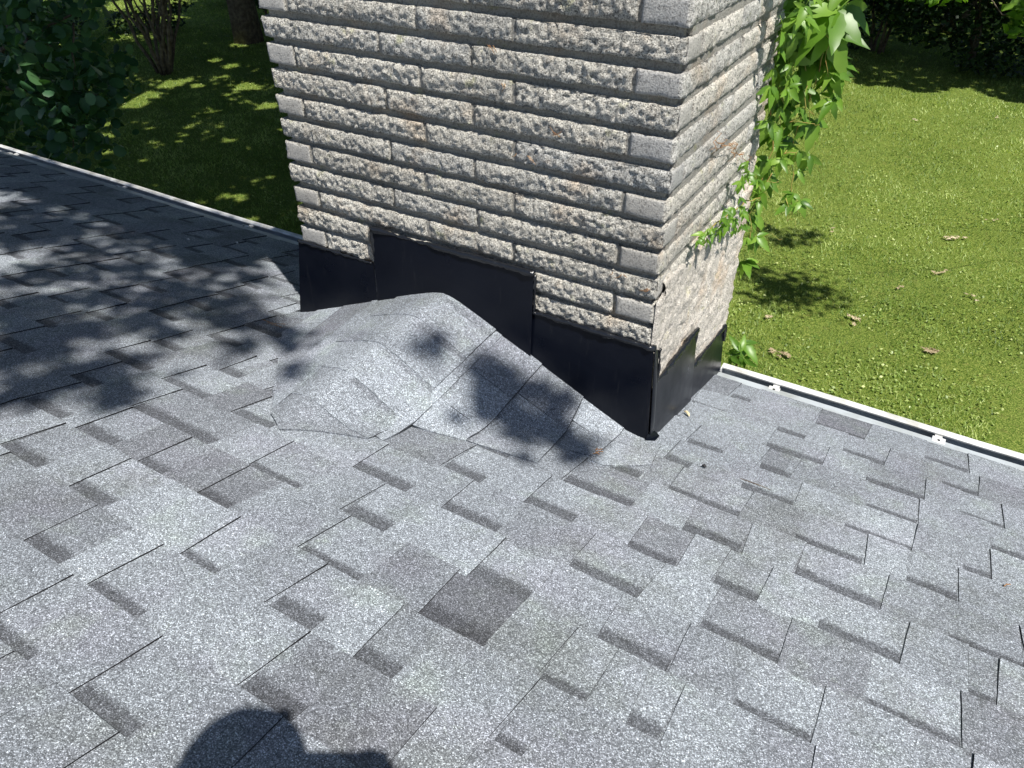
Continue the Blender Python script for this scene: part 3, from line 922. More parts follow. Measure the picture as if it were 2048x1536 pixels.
# parging smeared over the low right side
ny_, nz_ = 150, 150
yy, zz = np.meshgrid(np.linspace(0.001, D + 0.004, ny_), np.linspace(-0.30, 0.50, nz_), indexing='ij')
P = np.stack([0 * yy.ravel(), yy.ravel(), zz.ravel()], 1)
n1 = vnoise(P, 9, 21); n2 = vnoise(P, 30, 22); n3 = vnoise(P, 80, 23)
rowf = np.abs((((P[:, 2] - 0.298 - 0.002) / ZR) % 1) - 0.4)
bulge = 0.004 * np.cos(rowf * 2 * math.pi * 1.0)
x = 0.007 + 0.0035 * n1 + 0.004 * n2 + 0.0035 * n3 + bulge * 0.25 * (0.3 + P[:, 1])
topf = np.clip((0.475 + 0.025 * n1 + 0.012 * n2 - P[:, 2]) / 0.012, 0, 1)
x = x * topf + (-0.03) * (1 - topf)
x = np.where(P[:, 2] < 0.45, x * (1 - np.exp(-np.maximum(P[:, 1] - 0.001, 0) / 0.004)) + .001, x)
P[:, 0] = x
P[:, 1] = np.where(P[:, 2] > 0.44, np.maximum(P[:, 1], 0.032), P[:, 1])
# bumpy far edge
far = np.clip((P[:, 1] - (D - 0.012)) / 0.012, 0, 1)
P[:, 1] += far * (0.006 * np.cos(rowf * 2 * math.pi) + 0.004 * n2)
P[:, 0] -= far * 0.012
idx = np.arange(ny_ * nz_).reshape(ny_, nz_)
F = np.stack([idx[:-1, :-1].ravel(), idx[1:, :-1].ravel(), idx[1:, 1:].ravel(), idx[:-1, 1:].ravel()], 1)
mesh_obj("parging", P, F, M_SMEAR, chim, origin=CO, smooth=True)


def sheet(pts, nrm, thick=0.0015, wavy=0.0, seed=0):
    """flat metal piece from a polygon, thickness along -nrm"""
    pts = [Vector(p) for p in pts]; nrm = Vector(nrm)
    n = len(pts)
    V = [p for p in pts] + [p - nrm * thick for p in pts]
    F = [tuple(range(n)), tuple(range(2 * n - 1, n - 1, -1))] + [(i, i + n, (i + 1) % n + n, (i + 1) % n) for i in range(n)]
    return V, F


def zs(x, y=-0.015):
    return float(surf(np.array([x]), np.array([y]))[0])


def plate(xs, ztop, yt, yb, flare=lambda x: 0.0, name="flashing"):
    """front flashing plate: a grid so it can bow; bottom runs down into the cricket"""
    V = []; F = []
    nz = 6
    r = random.Random(int(xs[0] * 100))
    for i, x in enumerate(xs):
        zt = ztop + 0.0015 * math.sin(i * 2.1); zb = zs(x) - 0.03
        for kz in range(nz + 1):
            t = kz / nz
            bow = -0.004 * math.sin(math.pi * t) * math.sin(math.pi * i / (len(xs) - 1)) * (1 if int(xs[0] * 10) % 2 else .6)
            V.append((x + flare(x) * t, yt + (yb - yt) * t + bow, zt + (zb - zt) * t))
    n = len(xs)
    for i in range(n - 1):
        for kz in range(nz):
            a = i * (nz + 1) + kz
            F.append((a, a + 1, a + nz + 2, a + nz + 1))
    m0 = len(V)
    V += [(x, y + 0.0016, z) for x, y, z in V]
    F += [tuple(i + m0 for i in f[::-1]) for f in F]
    for a in list(range(0, n - 1)):
        p, q_ = a * (nz + 1), (a + 1) * (nz + 1)
        F.append((p, q_, q_ + m0, p + m0))
    for kz in range(nz):
        F.append((kz, kz + m0, kz + 1 + m0, kz + 1))
        p = (n - 1) * (nz + 1) + kz
        F.append((p, p + 1, p + 1 + m0, p + m0))
    return mesh_obj(name, V, F, M_FLASH, chim, origin=CO, smooth=False)


def lerpn(a, b, n): return [a + (b - a) * i / n for i in range(n + 1)]


plate(lerpn(-W - 0.012, -0.875, 8), 0.300, -0.007, -0.02, lambda x: -0.05 * max(0, (-x - 1.0) / 0.23))
plate(lerpn(-0.90, -0.343, 12), 0.422, -0.0115, -0.026)
plate(lerpn(-0.36, 0.012, 8), 0.300, -0.007, -0.021, lambda x: 0.022 * max(0, (x + 0.2) / 0.21))
M_SMEAR2 = mat_plain("dried_caulk_smear", (0.2, 0.2, 0.2), 0.6, 0.3, nscale=80, ncol=(0.05, 0.05, 0.055))
for xa, zt, zb, w in ((-0.908, .285, .16, .0022),):
    n_ = 14
    V = []
    for i in range(n_ + 1):
        z = zt + (zb - zt) * i / n_
        t = i / n_
        yy = -0.0225 - 0.004 * t if xa > -.5 else -0.0185 - 0.006 * t
        ww = w * (0.4 + 0.6 * abs(math.sin(i * 1.7)))
        V += [(xa - ww, yy + .010 - .004 * t, z), (xa, yy + .006, z), (xa + ww, yy + .010 - .004 * t, z)]
    F = []
    for i in range(n_):
        for j in range(2):
            a = i * 3 + j; F.append((a, a + 3, a + 4, a + 1))
    mesh_obj("caulk_smear", V, F, M_SMEAR2, chim, origin=CO)
# side flashing: corner wrap and two steps
def side(y0, y1, zt, xt, xb, name="flashing"):
    V = []; F = []
    ns, nz = 8, 5
    for i in range(ns + 1):
        y = y0 + (y1 - y0) * i / ns
        zb = -SL * y - 0.012
        ztt = zt(y)
        for kz in range(nz + 1):
            t = kz / nz
            V.append((xt + (xb - xt) * t + 0.003 * math.sin(t * 3.1) * math.sin(3.1 * i / ns), y, ztt + (zb - ztt) * t))
    for i in range(ns):
        for kz in range(nz):
            a = i * (nz + 1) + kz
            F.append((a, a + nz + 1, a + nz + 2, a + 1))
    m0 = len(V)
    V += [(x - 0.0016, y, z) for x, y, z in V]
    F += [tuple(i + m0 for i in f[::-1]) for f in F]
    for a in range(ns):
        p, q_ = a * (nz + 1), (a + 1) * (nz + 1)
        F.append((p, p + m0, q_ + m0, q_))
        p += nz; q_ += nz
        F.append((p, q_, q_ + m0, p + m0))
    for kz in range(nz):
        F.append((kz, kz + 1, kz + 1 + m0, kz + m0))
        p = ns * (nz + 1) + kz
        F.append((p, p + m0, p + 1 + m0, p + 1))
    mesh_obj(name, V, F, M_FLASH, chim, origin=CO)
side(-0.0075, 0.022, lambda y: 0.299 - max(0, y) * 0.6, 0.0175, 0.0365)
side(0.016, 0.352, lambda y: 0.172 - 0.02 * y, 0.0205, 0.039)
side(0.345, 0.712, lambda y: 0.012 - 0.1 * (y - 0.35), 0.0165, 0.034)
V, F = sheet([(0.03, -0.02, 0.03), (0.03, -0.03, 0.02), (0.052, -0.012, 0.013), (0.05, 0.03, -0.001), (0.037, 0.02, 0.02)], (0, 0, 1), 0.0015)
mesh_obj("corner_tab", V, F, M_FLASH, chim, origin=CO)
V, F = sheet([(-W - 0.055, -0.02, 0.03), (-W - 0.085, -0.02, 0.018), (-W - 0.09, 0.02, 0.006), (-W - 0.07, 0.02, 0.02)], (0, 0, 1), 0.0015)
mesh_obj("corner_tab", V, F, M_FLASH, chim, origin=CO)
# sealant beads
def bead(pts, r0=0.0055, seed=0, name="sealant_bead"):
    p = resample(pts, 0.009)
    r = random.Random(seed)
    rad = []
    a = 1.0
    for _ in p:
        a = max(0.45, min(1.7, a + r.uniform(-.35, .35))); rad.append(r0 * a)
    p = [q_ + Vector((r.uniform(-1, 1), r.uniform(-1, 1), r.uniform(-1, 1))) * 0.0014 for q_ in p]
    V, F = tube(p, rad, 6, 0.15, seed)
    mesh_obj(name, V, F, M_SEAL, chim, origin=CO, smooth=True)
bead([(-W - 0.012, -0.007, 0.302), (-0.92, -0.007, 0.302)], 0.006, 1)
bead([(-0.901, -0.006, 0.305), (-0.902, -0.010, 0.424), (-0.343, -0.010, 0.425)], 0.006, 2)
bead([(-0.341, -0.008, 0.42), (-0.341, -0.008, 0.305), (0.0, -0.007, 0.304), (0.016, 0.0, 0.302)], 0.006, 3)
bead([(0.020, 0.024, 0.29), (0.022, 0.03, 0.178), (0.021, 0.35, 0.17), (0.02, 0.353, 0.02)], 0.0055, 4)
bead([(0.018, 0.357, 0.015), (0.018, 0.71, -0.02), (0.024, 0.713, -0.08)], 0.0055, 5)

# ------------------------------------------------------------------ foliage tools
T_QUAD = (np.array([(-.5, 0, 0), (0, -.36, .05), (.5, 0, -.06), (0, .36, .05)]), np.array([(0, 1, 2, 3)]))
_a = np.linspace(0, 2 * math.pi, 9)[:-1]
T_ROUND = (np.array([(0.5 * math.cos(t) * (1.08 if abs(t) < .1 else 1), 0.48 * math.sin(t), -0.12 * math.sin(t) ** 2 - .05 * math.cos(t)) for t in _a]), np.array([(0, 1, 2, 3), (0, 3, 4, 7), (7, 4, 5, 6)]))


def leaf_cloud(Pc, size, up=0.6, tmpl=T_QUAD, seed=0, sizevar=0.35, droop=0.3):
    r = R3(seed)
    n = len(Pc)
    tv, tf = tmpl
    nor = r.normal(size=(n, 3)); nor[:, 2] = np.abs(nor[:, 2]) + up * 1.6
    nor /= np.linalg.norm(nor, axis=1)[:, None]
    ax = r.normal(size=(n, 3)); ax[:, 2] -= droop
    ax -= (ax * nor).sum(1)[:, None] * nor
    ax /= np.linalg.norm(ax, axis=1)[:, None]
    by = np.cross(nor, ax)
    s = size * (1 + sizevar * r.uniform(-1, 1, n))
    V = Pc[:, None, :] + s[:, None, None] * (tv[None, :, 0, None] * ax[:, None, :] + tv[None, :, 1, None] * by[:, None, :] + tv[None, :, 2, None] * nor[:, None, :])
    F = (tf[None] + (np.arange(n) * len(tv))[:, None, None]).reshape(-1, tf.shape[1])
    tone = np.repeat(r.uniform(0, 1, n), len(tf))
    return V.reshape(-1, 3), F, tone


def clumps(centers, radii, per, seed=0, flat=0.7, shell=0.5):
    r = R3(seed)
    out = []
    for c, rad, n in zip(centers, radii, per):
        d = r.normal(size=(n, 3)); d /= np.linalg.norm(d, axis=1)[:, None]
        rr_ = rad * r.uniform(shell ** 3, 1, n) ** (1 / 3.)
        d = d * rr_[:, None]; d[:, 2] *= flat
        out.append(np.asarray(c) + d)
    return np.concatenate(out)


def limb(p0, p1, r0, r1, seed, sag=0.3, n=8):
    r = random.Random(seed)
    p0 = Vector(p0); p1 = Vector(p1)
    pts = []
    for i in range(n + 1):
        t = i / n
        p = p0.lerp(p1, t)
        w = math.sin(math.pi * t)
        L = (p1 - p0).length
        p += Vector((r.uniform(-1, 1), r.uniform(-1, 1), r.uniform(-.5, 1))) * 0.05 * L * w * sag * 2
        pts.append(p)
    return tube(pts, [r0 + (r1 - r0) * i / n for i in range(n + 1)], 7, 0.08, seed)


# ------------------------------------------------------------------ lawn
def mat_ground():
    mt, nt, b = new_mat("lawn_turf", 0.95, 0.1)
    pos = nt.nodes.new("ShaderNodeNewGeometry").outputs["Position"]
    a = noise(nt, pos, 0.7, 4, 0.6).outputs["Fac"]
    b2 = noise(nt, pos, 14.0, 5, 0.7).outputs["Fac"]
    c = noise(nt, pos, 70.0, 3, 0.7).outputs["Fac"]
    col = ramp(nt, c, [(0.3, (0.03, 0.065, 0.01)), (0.5, (0.125, 0.19, 0.035)), (0.7, (0.33, 0.38, 0.11))])
    col = mix(nt, col, (0.16, 0.14, 0.055), ramp(nt, b2, [(0.55, 0.0), (0.75, 0.6)]))
    col = mix(nt, col, mix(nt, col, (1.2, 1.12, 0.9), 1.0, 'MULTIPLY'), a)
    nt.links.new(col, b.inputs["Base Color"])
    bump(nt, b, c, 1.0, 0.03)
    return mt


M_TURF = mat_ground()
gx = np.concatenate([[-260, -120, -60], np.linspace(-40, 20, 61), [40, 100, 260]])
gy = np.concatenate([[-260, -100, -40, -10], np.linspace(0, 40, 41), [70, 140, 300]])
GX, GY = np.meshgrid(gx, gy, indexing='ij')
def gz(x, y):
    P = np.stack([np.ravel(x), np.ravel(y), 0 * np.ravel(x)], 1)
    return ZG + 0.05 * vnoise(P, 0.3, 4) + 0.015 * vnoise(P, 1.1, 6)
P = np.stack([GX.ravel(), GY.ravel(), gz(GX, GY)], 1)
idx = np.arange(P.shape[0]).reshape(GX.shape)
F = np.stack([idx[:-1, :-1].ravel(), idx[1:, :-1].ravel(), idx[1:, 1:].ravel(), idx[:-1, 1:].ravel()], 1)
g = big_mesh("lawn", P, F, M_TURF, smooth=True)
tag(g, "wide mown lawn below the roof, sunny on the right and tree-shaded on the left", "lawn", kind="structure")

# grass: blades thick near the house, thinning out with distance, only where it can be seen
r = R3(5)
def sample_view(n, pw):
    """points on the lawn inside (a generous margin of) the view wedge"""
    ang = np.radians(r.uniform(-9, 72, n))          # left of +Y
    d = 4.2 + (30 - 4.2) * r.uniform(0, 1, n) ** pw
    x = CAM.x - np.sin(ang) * d; y = CAM.y + np.cos(ang) * d
    k = y > 0.9
    return x[k], y[k], d[k]
bx, by_, bd_ = sample_view(560000, 1.2)
n = len(bx)
ang = r.uniform(0, 2 * math.pi, n)
patch = vnoise(np.stack([bx, by_, 0 * bx], 1), 0.9, 31); patch2 = vnoise(np.stack([bx, by_, 0 * bx], 1), 4.5, 33)
hgt = (0.026 + 0.016 * r.uniform(-1, 1, n) + 0.012 * patch2) * (1 + bd_ * 0.01)
wid = 0.0034 * (0.7 + 0.6 * r.uniform(0, 1, n)) * (0.7 + bd_ * 0.075)
lean = r.uniform(0.2, 1.5, n) * hgt
la = r.uniform(0, 2 * math.pi, n)
z0 = gz(bx, by_)
dx, dy = np.cos(ang) * wid, np.sin(ang) * wid
V = np.empty((n, 3, 3))
V[:, 0] = np.stack([bx - dx, by_ - dy, z0 - .004], 1)
V[:, 1] = np.stack([bx + dx, by_ + dy, z0 - .004], 1)
V[:, 2] = np.stack([bx + np.cos(la) * lean, by_ + np.sin(la) * lean, z0 + hgt], 1)
tone = np.clip(0.42 + 0.26 * patch2 + 0.26 * patch + 0.5 * r.uniform(-1, 1, n), 0, 1)
gr = big_mesh("grass", V.reshape(-1, 3), np.arange(n * 3).reshape(n, 3), M_GRASS, attr=tone)
tag(gr, "short green grass blades covering the lawn", "grass", kind="stuff")
# clover and broad weeds
cx, cy, cd = sample_view(60000, 1.5)
keep = vnoise(np.stack([cx, cy, 0 * cx], 1), 1.6, 55) + 0.5 * r.uniform(-1, 1, len(cx)) > -0.05
cx, cy, cd = cx[keep], cy[keep], cd[keep]
Pc = np.stack([cx, cy, gz(cx, cy) + r.uniform(0.012, 0.04, len(cx))], 1)
V, F, tone = leaf_cloud(Pc, 0.026, up=1.2, seed=8, sizevar=0.5)
tag(big_mesh("clover", V, F, mat_leaf("clover_leaf", (0.1, 0.17, 0.035), (0.24, 0.33, 0.08), (0.55, 0.6, 0.26), 0.25, 0.4, 3.0), attr=tone), "clover and broadleaf weeds mixed through the grass", "clover", kind="stuff")

# ------------------------------------------------------------------ fallen leaves and litter on the lawn
def crumpled(n, size, seed):
    r = R3(seed)
    Vs = []; Fs = []
    for i in range(n):
        c = np.array([r.normal() * size * .8, r.normal() * size * .5, 0.02 + 0.012 * r.uniform(0, 1)])
        k = 7
        a0 = r.uniform(0, 6.28); s = size * r.uniform(.5, 1)
        lobes = [s * (1 if j % 2 == 0 else 0.42) * r.uniform(.8, 1.1) for j in range(2 * k)]
        o = len(Vs)
        Vs.append(c + [0, 0, 0.01])
        for j in range(2 * k):
            a = a0 + math.pi * j / k
            el = 1.5 if j % k == 0 else 0.8
            Vs.append(c + [math.cos(a) * lobes[j] * el, math.sin(a) * lobes[j] * .6, r.uniform(-.2, .6) * size * .5])
        Fs += [(o, o + 1 + j, o + 1 + (j + 1) % (2 * k)) for j in range(2 * k)]
    return Vs, Fs
lit_lab = ["curled dry oak leaves on the sunny lawn, nearest the shade edge by the chimney vine", None]
names_l = ["pale clump of dry leaves on lawn, topmost right of the vine's lower tip", "small dry leaf cluster high on the bright lawn, right of the hanging vine",
           "large pale dry leaf clump on the lawn between chimney and right frame edge", "dry oak leaves on lawn just past the gutter, nearest the chimney base",
           "brown dry leaves on lawn right of the large pale clump", "scattered dry leaf far right on the open lawn", "tan dry leaf beside the vine's shadow on lawn",
           "single curled leaf on mid lawn above the gutter", "lone brown leaf at the lawn's right edge above gutter", "small tan leaf in grass left of the vine shadow",
           "tiny dry leaf near the dark tree line on the lawn", "small pale leaf far right below the tree shade", "dry leaf on grass close to the gutter lip"]
for i, (lx, ly) in enumerate(LITTER):
    big = i in (2, 3, 4, 0, 1)
    Vl, Fl = crumpled(6 if big else 3, 0.068 if big else 0.046, 100 + i)
    o = mesh_obj("fallen_leaf", Vl, Fl, M_DRY, attrs={"tone": [rnd.uniform(.2, 1)] * len(Vl)})
    o.location = (lx, ly, float(gz(np.array([lx]), np.array([ly]))[0]) + 0.01); o.rotation_euler = (0, 0, rnd.uniform(0, 6))
    tag(o, names_l[i], "fallen leaves", "fallen leaves on the lawn")

# ------------------------------------------------------------------ climbing vine on the chimney
def leaflet(L, w, curl, fold, seed):
    """pointed toothed leaflet along +x with a folded midrib"""
    r = random.Random(seed)
    n = 9
    V = []; F = []
    up_ = []; mid = []; dn = []
    for i in range(n + 1):
        t = i / n
        prof = (math.sin(math.pi * min(1, t ** 0.78)) ** 0.85) * (1 - 0.15 * t)
        tooth = 1 + (0.10 if i % 2 else -0.07)
        hw = w * prof * tooth + (0.0006 if i in (0, n) else 0)
        x = L * t; z = -curl * L * t * t
        zz_ = 0.03 * L * math.sin(t * 9 + seed)
        mid.append(len(V)); V.append((x, 0, z))
        up_.append(len(V)); V.append((x - 0.06 * L * prof, hw, z + fold * hw + zz_ * .3))
        dn.append(len(V)); V.append((x - 0.06 * L * prof, -hw, z + fold * hw - zz_ * .3))
    for i in range(n):
        F.append((mid[i], mid[i + 1], up_[i + 1], up_[i]))
        F.append((mid[i], dn[i], dn[i + 1], mid[i + 1]))
    return V, F


def creeper_leaf_mesh(seed, nlf=5):
    r = random.Random(seed)
    parts = []; tones_ = []
    angs = {5: [-75, -38, 0, 38, 75], 3: [-50, 0, 50]}[nlf]
    for a in angs:
        L = 1.0 * (1 - abs(a) / 260) * r.uniform(.88, 1.1)
        V, F = leaflet(L, L * r.uniform(.17, .23), r.uniform(.1, .5), r.uniform(.15, .55), seed + a)
        R_ = Matrix.Rotation(math.radians(a * 1.0 + r.uniform(-8, 8)), 4, 'Z') @ Matrix.Rotation(r.uniform(-.35, .45), 4, 'Y') @ Matrix.Rotation(r.uniform(-.5, .5), 4, 'X')
        parts.append(([R_ @ Vector(v) for v in V], F)); tones_ += [r.uniform(.1, .9)] * len(V)
    Vt, Ft = tube([(-0.7, 0, 0.12), (-0.35, 0.02, 0.1), (0.02, 0, 0.0)], 0.012, 4)
    parts.append((Vt, Ft)); tones_ += [0.9] * len(Vt)
    V, F = join_parts(parts)
    me = bpy.data.meshes.new("leaf")
    me.from_pydata([tuple(v) for v in V], [], F)
    at = me.attributes.new('tone', 'FLOAT', 'POINT'); at.data.foreach_set('value', tones_)
    me.materials.append(M_VINE)
    me.polygons.foreach_set('use_smooth', [True] * len(me.polygons))
    return me


vine = empty("climbing_vine", (0.05, 0.84, 0.6))
tag(vine, "five-leaved green creeper hanging down the chimney's far right corner", "vine")
VO = np.array(vine.location)
leafm = [creeper_leaf_mesh(s, 5) for s in range(5)] + [creeper_leaf_mesh(20 + s, 3) for s in range(2)]
def put_leaf(p, size, face, down=1.0, seed=0, par=vine, off=VO, meshes=leafm):
    r = random.Random(seed)
    o = bpy.data.objects.new("leaf", meshes[r.randrange(len(meshes))])
    # local +x hangs down, local +z looks to 'face'
    zl = (Vector(face) + Vector((r.uniform(-.6, .6), r.uniform(-.6, .6), r.uniform(-.4, .5)))).normalized()
    xl = Vector((r.uniform(-.6, .6), r.uniform(-.4, .4), -down))
    xl = (xl - zl * xl.dot(zl)).normalized(); yl = zl.cross(xl)
    mt = Matrix((xl, yl, zl)).transposed().to_4x4()
    mt = mt @ Matrix.Scale(size, 4)
    mt.translation = Vector(p) - Vector(off)
    o.matrix_local = mt
    link(o, par)
    o.matrix_local = mt
    return o
rv = random.Random(4)
FACE = (0.45, -0.75, 0.75)
for i, (x, y, z, s) in enumerate(VINE):
    put_leaf((x, y + rv.uniform(-.02, .05), z + s * .4), s * (1.85 if i in (2, 4, 5, 10, 13, 53) else rv.uniform(1.2, 1.7)), FACE, 1.0, i)
    if z > 0.55 and i % 3 == 0:
        put_leaf((x + rv.uniform(-.04, .03), y + rv.uniform(.03, .12), z + s * .4 + rv.uniform(-.03, .05)), s * 1.35, FACE, 1.0, i + 300)
for i, (x, y, z) in enumerate(WALLV):
    put_leaf((x + rv.uniform(0.0, .03), y, z + .012), rv.uniform(.026, .042), (0.9, -0.2, 0.6), 0.5, i + 500)
    put_leaf((x + rv.uniform(0.0, .03), y + rv.uniform(-.03, .03), z + rv.uniform(-.02, .03)), rv.uniform(.02, .036), (0.9, -0.2, 0.6), 0.3, i + 600)
for i in range(22):
    z = rv.uniform(.62, 1.08)
    put_leaf((rv.uniform(.02, .07), rv.uniform(.66, .79), z + .03), rv.uniform(.05, .085) * (.6 + .4 * (z - .5)), (0.8, -0.4, 0.5), 1.0, i + 800)
for i in range(30):
    put_leaf((rv.uniform(.02, .14), rv.uniform(.38, .76), rv.uniform(1.16, 1.6)), rv.uniform(.05, .085), (0.8, -0.4, 0.5), 1.0, i + 1200)
# leaves above the frame so that the vine goes on and casts its shadow on the stones
for i in range(46):
    put_leaf((rv.uniform(-.12, .22), rv.uniform(.74, .98), rv.uniform(1.0, 1.65)), rv.uniform(.06, .1), FACE, 1.0, i + 700)
for nm, st in (("a", STEM_a), ("b", STEM_b), ("c", STEM_c)):
    pts = [Vector(p) for p in st]
    pts = [pts[0] + Vector((0, 0.0, 0.5))] + pts
    p = resample(pts, 0.03)
    rr2 = random.Random(ord(nm))
    p = [q_ + Vector((rr2.uniform(-1, 1), rr2.uniform(-1, 1), 0)) * .004 for q_ in p]
    V, F = tube(p, [0.0032 - 0.0018 * i / len(p) for i in range(len(p))], 5, 0.1)
    mesh_obj("stem", V, F, M_STEM, vine, origin=VO, smooth=True)
p = resample([(0.03, 0.80, 0.42), (0.025, 0.66, 0.47), (0.02, 0.5, 0.48), (0.016, 0.36, 0.51), (0.014, 0.22, 0.52)], 0.03)
p = [q_ + Vector((rv.uniform(0, .006), 0, rv.uniform(-.008, .008))) for q_ in p]
V, F = tube(p, 0.002, 5); mesh_obj("stem", V, F, M_STEM, vine, origin=VO, smooth=True)
for i, (x, y, z) in enumerate(TENDRIL):
    parts = []
    for k in range(4):
        a = Vector((x - .004, y, z)); d = Vector((0, rv.uniform(-1, 1), rv.uniform(-1, .7))).normalized() * rv.uniform(.02, .05)
        parts.append(tube([a, a + d * .5 + Vector((.01, 0, .004)), a + d * .7 + Vector((-.004, 0, 0))], [.0008, .0006, .0004], 4))
    V, F = join_parts(parts); mesh_obj("tendril", V, F, M_TEND, vine, origin=VO)
p = resample([TENDRIL[0], TENDRIL[1], TENDRIL[2], TENDRIL[3], TENDRIL[4], TENDRIL[5]], 0.02)
V, F = tube([q_ + Vector((0, 0, rv.uniform(-.006, .006))) for q_ in p], 0.001, 4); mesh_obj("tendril", V, F, M_TEND, vine, origin=VO)
for k in range(9):
    a = Vector((rv.uniform(.0, .1), rv.uniform(.78, .86), rv.uniform(.3, 1.0)))
    pts = [a]
    for j in range(7): pts.append(pts[-1] + Vector((rv.uniform(-.015, .03), rv.uniform(-.012, .012), rv.uniform(-.035, .012))))
    V, F = tube(pts, [.0016 - .00015 * j for j in range(len(pts))], 5)
    mesh_obj("stem", V, F, M_STEM, vine, origin=VO, smooth=True)
# dead stems clinging to the front stones
for i, (x, z, dz) in enumerate([(-0.47, 0.98, -.1), (-0.44, 0.90, -.12), (-0.30, 0.80, .05), (-0.38, 0.74, -.05), (-0.1, .49, -.03), (-0.02, 0.47, -.04)]):
    parts = []
    for k in range(3):
        a = Vector((x + rv.uniform(-.02, .02), -0.004, z)); d = Vector((rv.uniform(-.5, .5), -.02, dz * 6)).normalized() * rv.uniform(.01, .03)
        parts.append(tube([a, a + d * .5 + Vector((.004, -.004, 0)), a + d], [.0008, .0007, .0004], 4))
    V, F = join_parts(parts); mesh_obj("tendril", V, F, M_TEND, vine, origin=VO)
# sapling by the gutter end
sap = empty("sapling", (0.07, 0.82, ZG))
tag(sap, "seedling with a few pale leaves poking up behind the gutter beside the chimney foot", "sapling")
V, F = tube(resample([(0.07, 0.82, ZG), (0.08, 0.84, -1.2), (0.06, 0.83, -0.2)], 0.2), 0.005, 5)
mesh_obj("stem", V, F, M_STEM, sap, origin=sap.location)
for i, (x, y, z, s) in enumerate([(0.07, 0.80, -0.16, .075), (0.04, 0.80, -0.19, .06), (0.085, .82, -.2, .06), (0.05, .83, -.25, .06)]):
    put_leaf((x, y, z), s, (0.1, -0.7, 0.8), -0.3 if i == 0 else .3, 900 + i, sap, np.array(sap.location), leafm[5:])

# ------------------------------------------------------------------ trees
def build_tree(name, base, trunk, limbs, cloud, label, cat="tree", mat=M_CROWN, group=None, extra=None):
    t = empty(name, base)
    tag(t, label, cat, group)
    V, F = join_parts(trunk)
    mesh_obj("trunk", V, F, M_BARK, t, origin=base, smooth=True)
    for l in limbs:
        mesh_obj("limb", l[0], l[1], M_BARK, t, origin=base, smooth=True)
    Vc, Fc, tn_ = cloud
    c = big_mesh("crown", Vc - np.array(base), Fc, mat, t, attr=tn_)
    c["kind"] = "stuff"
    return t


SV = np.array(S)
# shade tree A stands behind the house; its boughs throw the dappling on the roof
rA = R3(12)
cl = []; sz = []
for i, (x, y, z, rad) in enumerate(ROOF_SHADE):
    t = rA.uniform(5.5, 7.5)
    c = np.array([x, y, z]) + SV * t
    n = int((240 * (rad / 0.12) ** 2 * 0.42 + 16) * (0.3 if abs(x + .79) < .12 and y > -.3 else 1))
    d = rA.normal(size=(n, 3)) * rad * 0.62
    d -= (d @ SV)[:, None] * SV * 0.2
    cl.append(c + d)
# scattered sprays over the left end of the roof
for i in range(64):
    x = rA.uniform(-4.6, -1.75); y = rA.uniform(-0.15, 0.75)
    if x > -2.0 and y < 0.15: continue
    t = rA.uniform(5.5, 9); rad = rA.uniform(.07, .15)
    c = np.array([x, y, -SL * y]) + SV * t
    n = int(110 * (rad / 0.12) ** 2)
    cl.append(c + rA.normal(size=(n, 3)) * rad * 0.6)
PA = np.concatenate(cl)
def clears_chimney(Pl):
    """keep leaves whose shadow misses the chimney faces"""
    t = Pl[:, 1] / SV[1]; xf = Pl[:, 0] - SV[0] * t; zf = Pl[:, 2] - SV[2] * t
    hit = (xf > -W - .1) & (xf < .1) & (zf > 0.33) & (zf < 2.0)
    t = Pl[:, 0] / SV[0]; yr = Pl[:, 1] - SV[1] * t; zr_2 = Pl[:, 2] - SV[2] * t
    return ~(hit | ((yr > -.1) & (yr < D + .1) & (zr_2 > 0.0) & (zr_2 < 2.0)))
def clears_roof(Pl, xmin):
    t = (Pl[:, 2] + SL * Pl[:, 1]) / (SV[2] + SL * SV[1])
    xh = Pl[:, 0] - SV[0] * t; yh = Pl[:, 1] - SV[1] * t
    return ~((yh < YE + .2) & (xh > xmin) & (t > 0))
def clears_vine(Pl):
    t = (Pl[:, 1] - 0.86) / SV[1]; xf = Pl[:, 0] - SV[0] * t; zf = Pl[:, 2] - SV[2] * t
    return ~((xf > -.2) & (xf < .42) & (zf > -.35) & (zf < 2.0))
def clears_gutter(Pl, wd=.035):
    t = (Pl[:, 2] + 0.2) / SV[2]; yh = Pl[:, 1] - SV[1] * t
    return ~((np.abs(yh - .765) < wd) & (vnoise(Pl - SV * t[:, None], 1.7, 3) > -.35))
PA = PA[clears_chimney(PA) & clears_roof(PA, 0.12) & clears_vine(PA) & clears_gutter(PA)]
cloudA = leaf_cloud(PA, 0.062, up=0.8, seed=3)
bA = (-10.4, -3.2, ZG)
trunkA = [limb(bA, (-9.8, -3.0, 5.5), 0.3, 0.2, 1, .1), limb((-9.8, -3.0, 5.5), (-5.5, -2.4, 6.8), 0.14, 0.06, 2, .1)]
limbsA = [limb((-5.5, -2.4, 6.8), (0.3, -1.8, 6.2), .05, .008, 3, .1), limb((0.3, -1.8, 6.2), (2.5, -1.85, 5.9), .007, .003, 4, .05), limb((-5.5, -2.4, 6.8), (-1.0, -.6, 6.9), .035, .008, 5, .1)]
build_tree("shade_tree", bA, trunkA, limbsA, cloudA, "tall leafy tree off the house's left end whose boughs dapple the shingles", group="shade trees round the house")

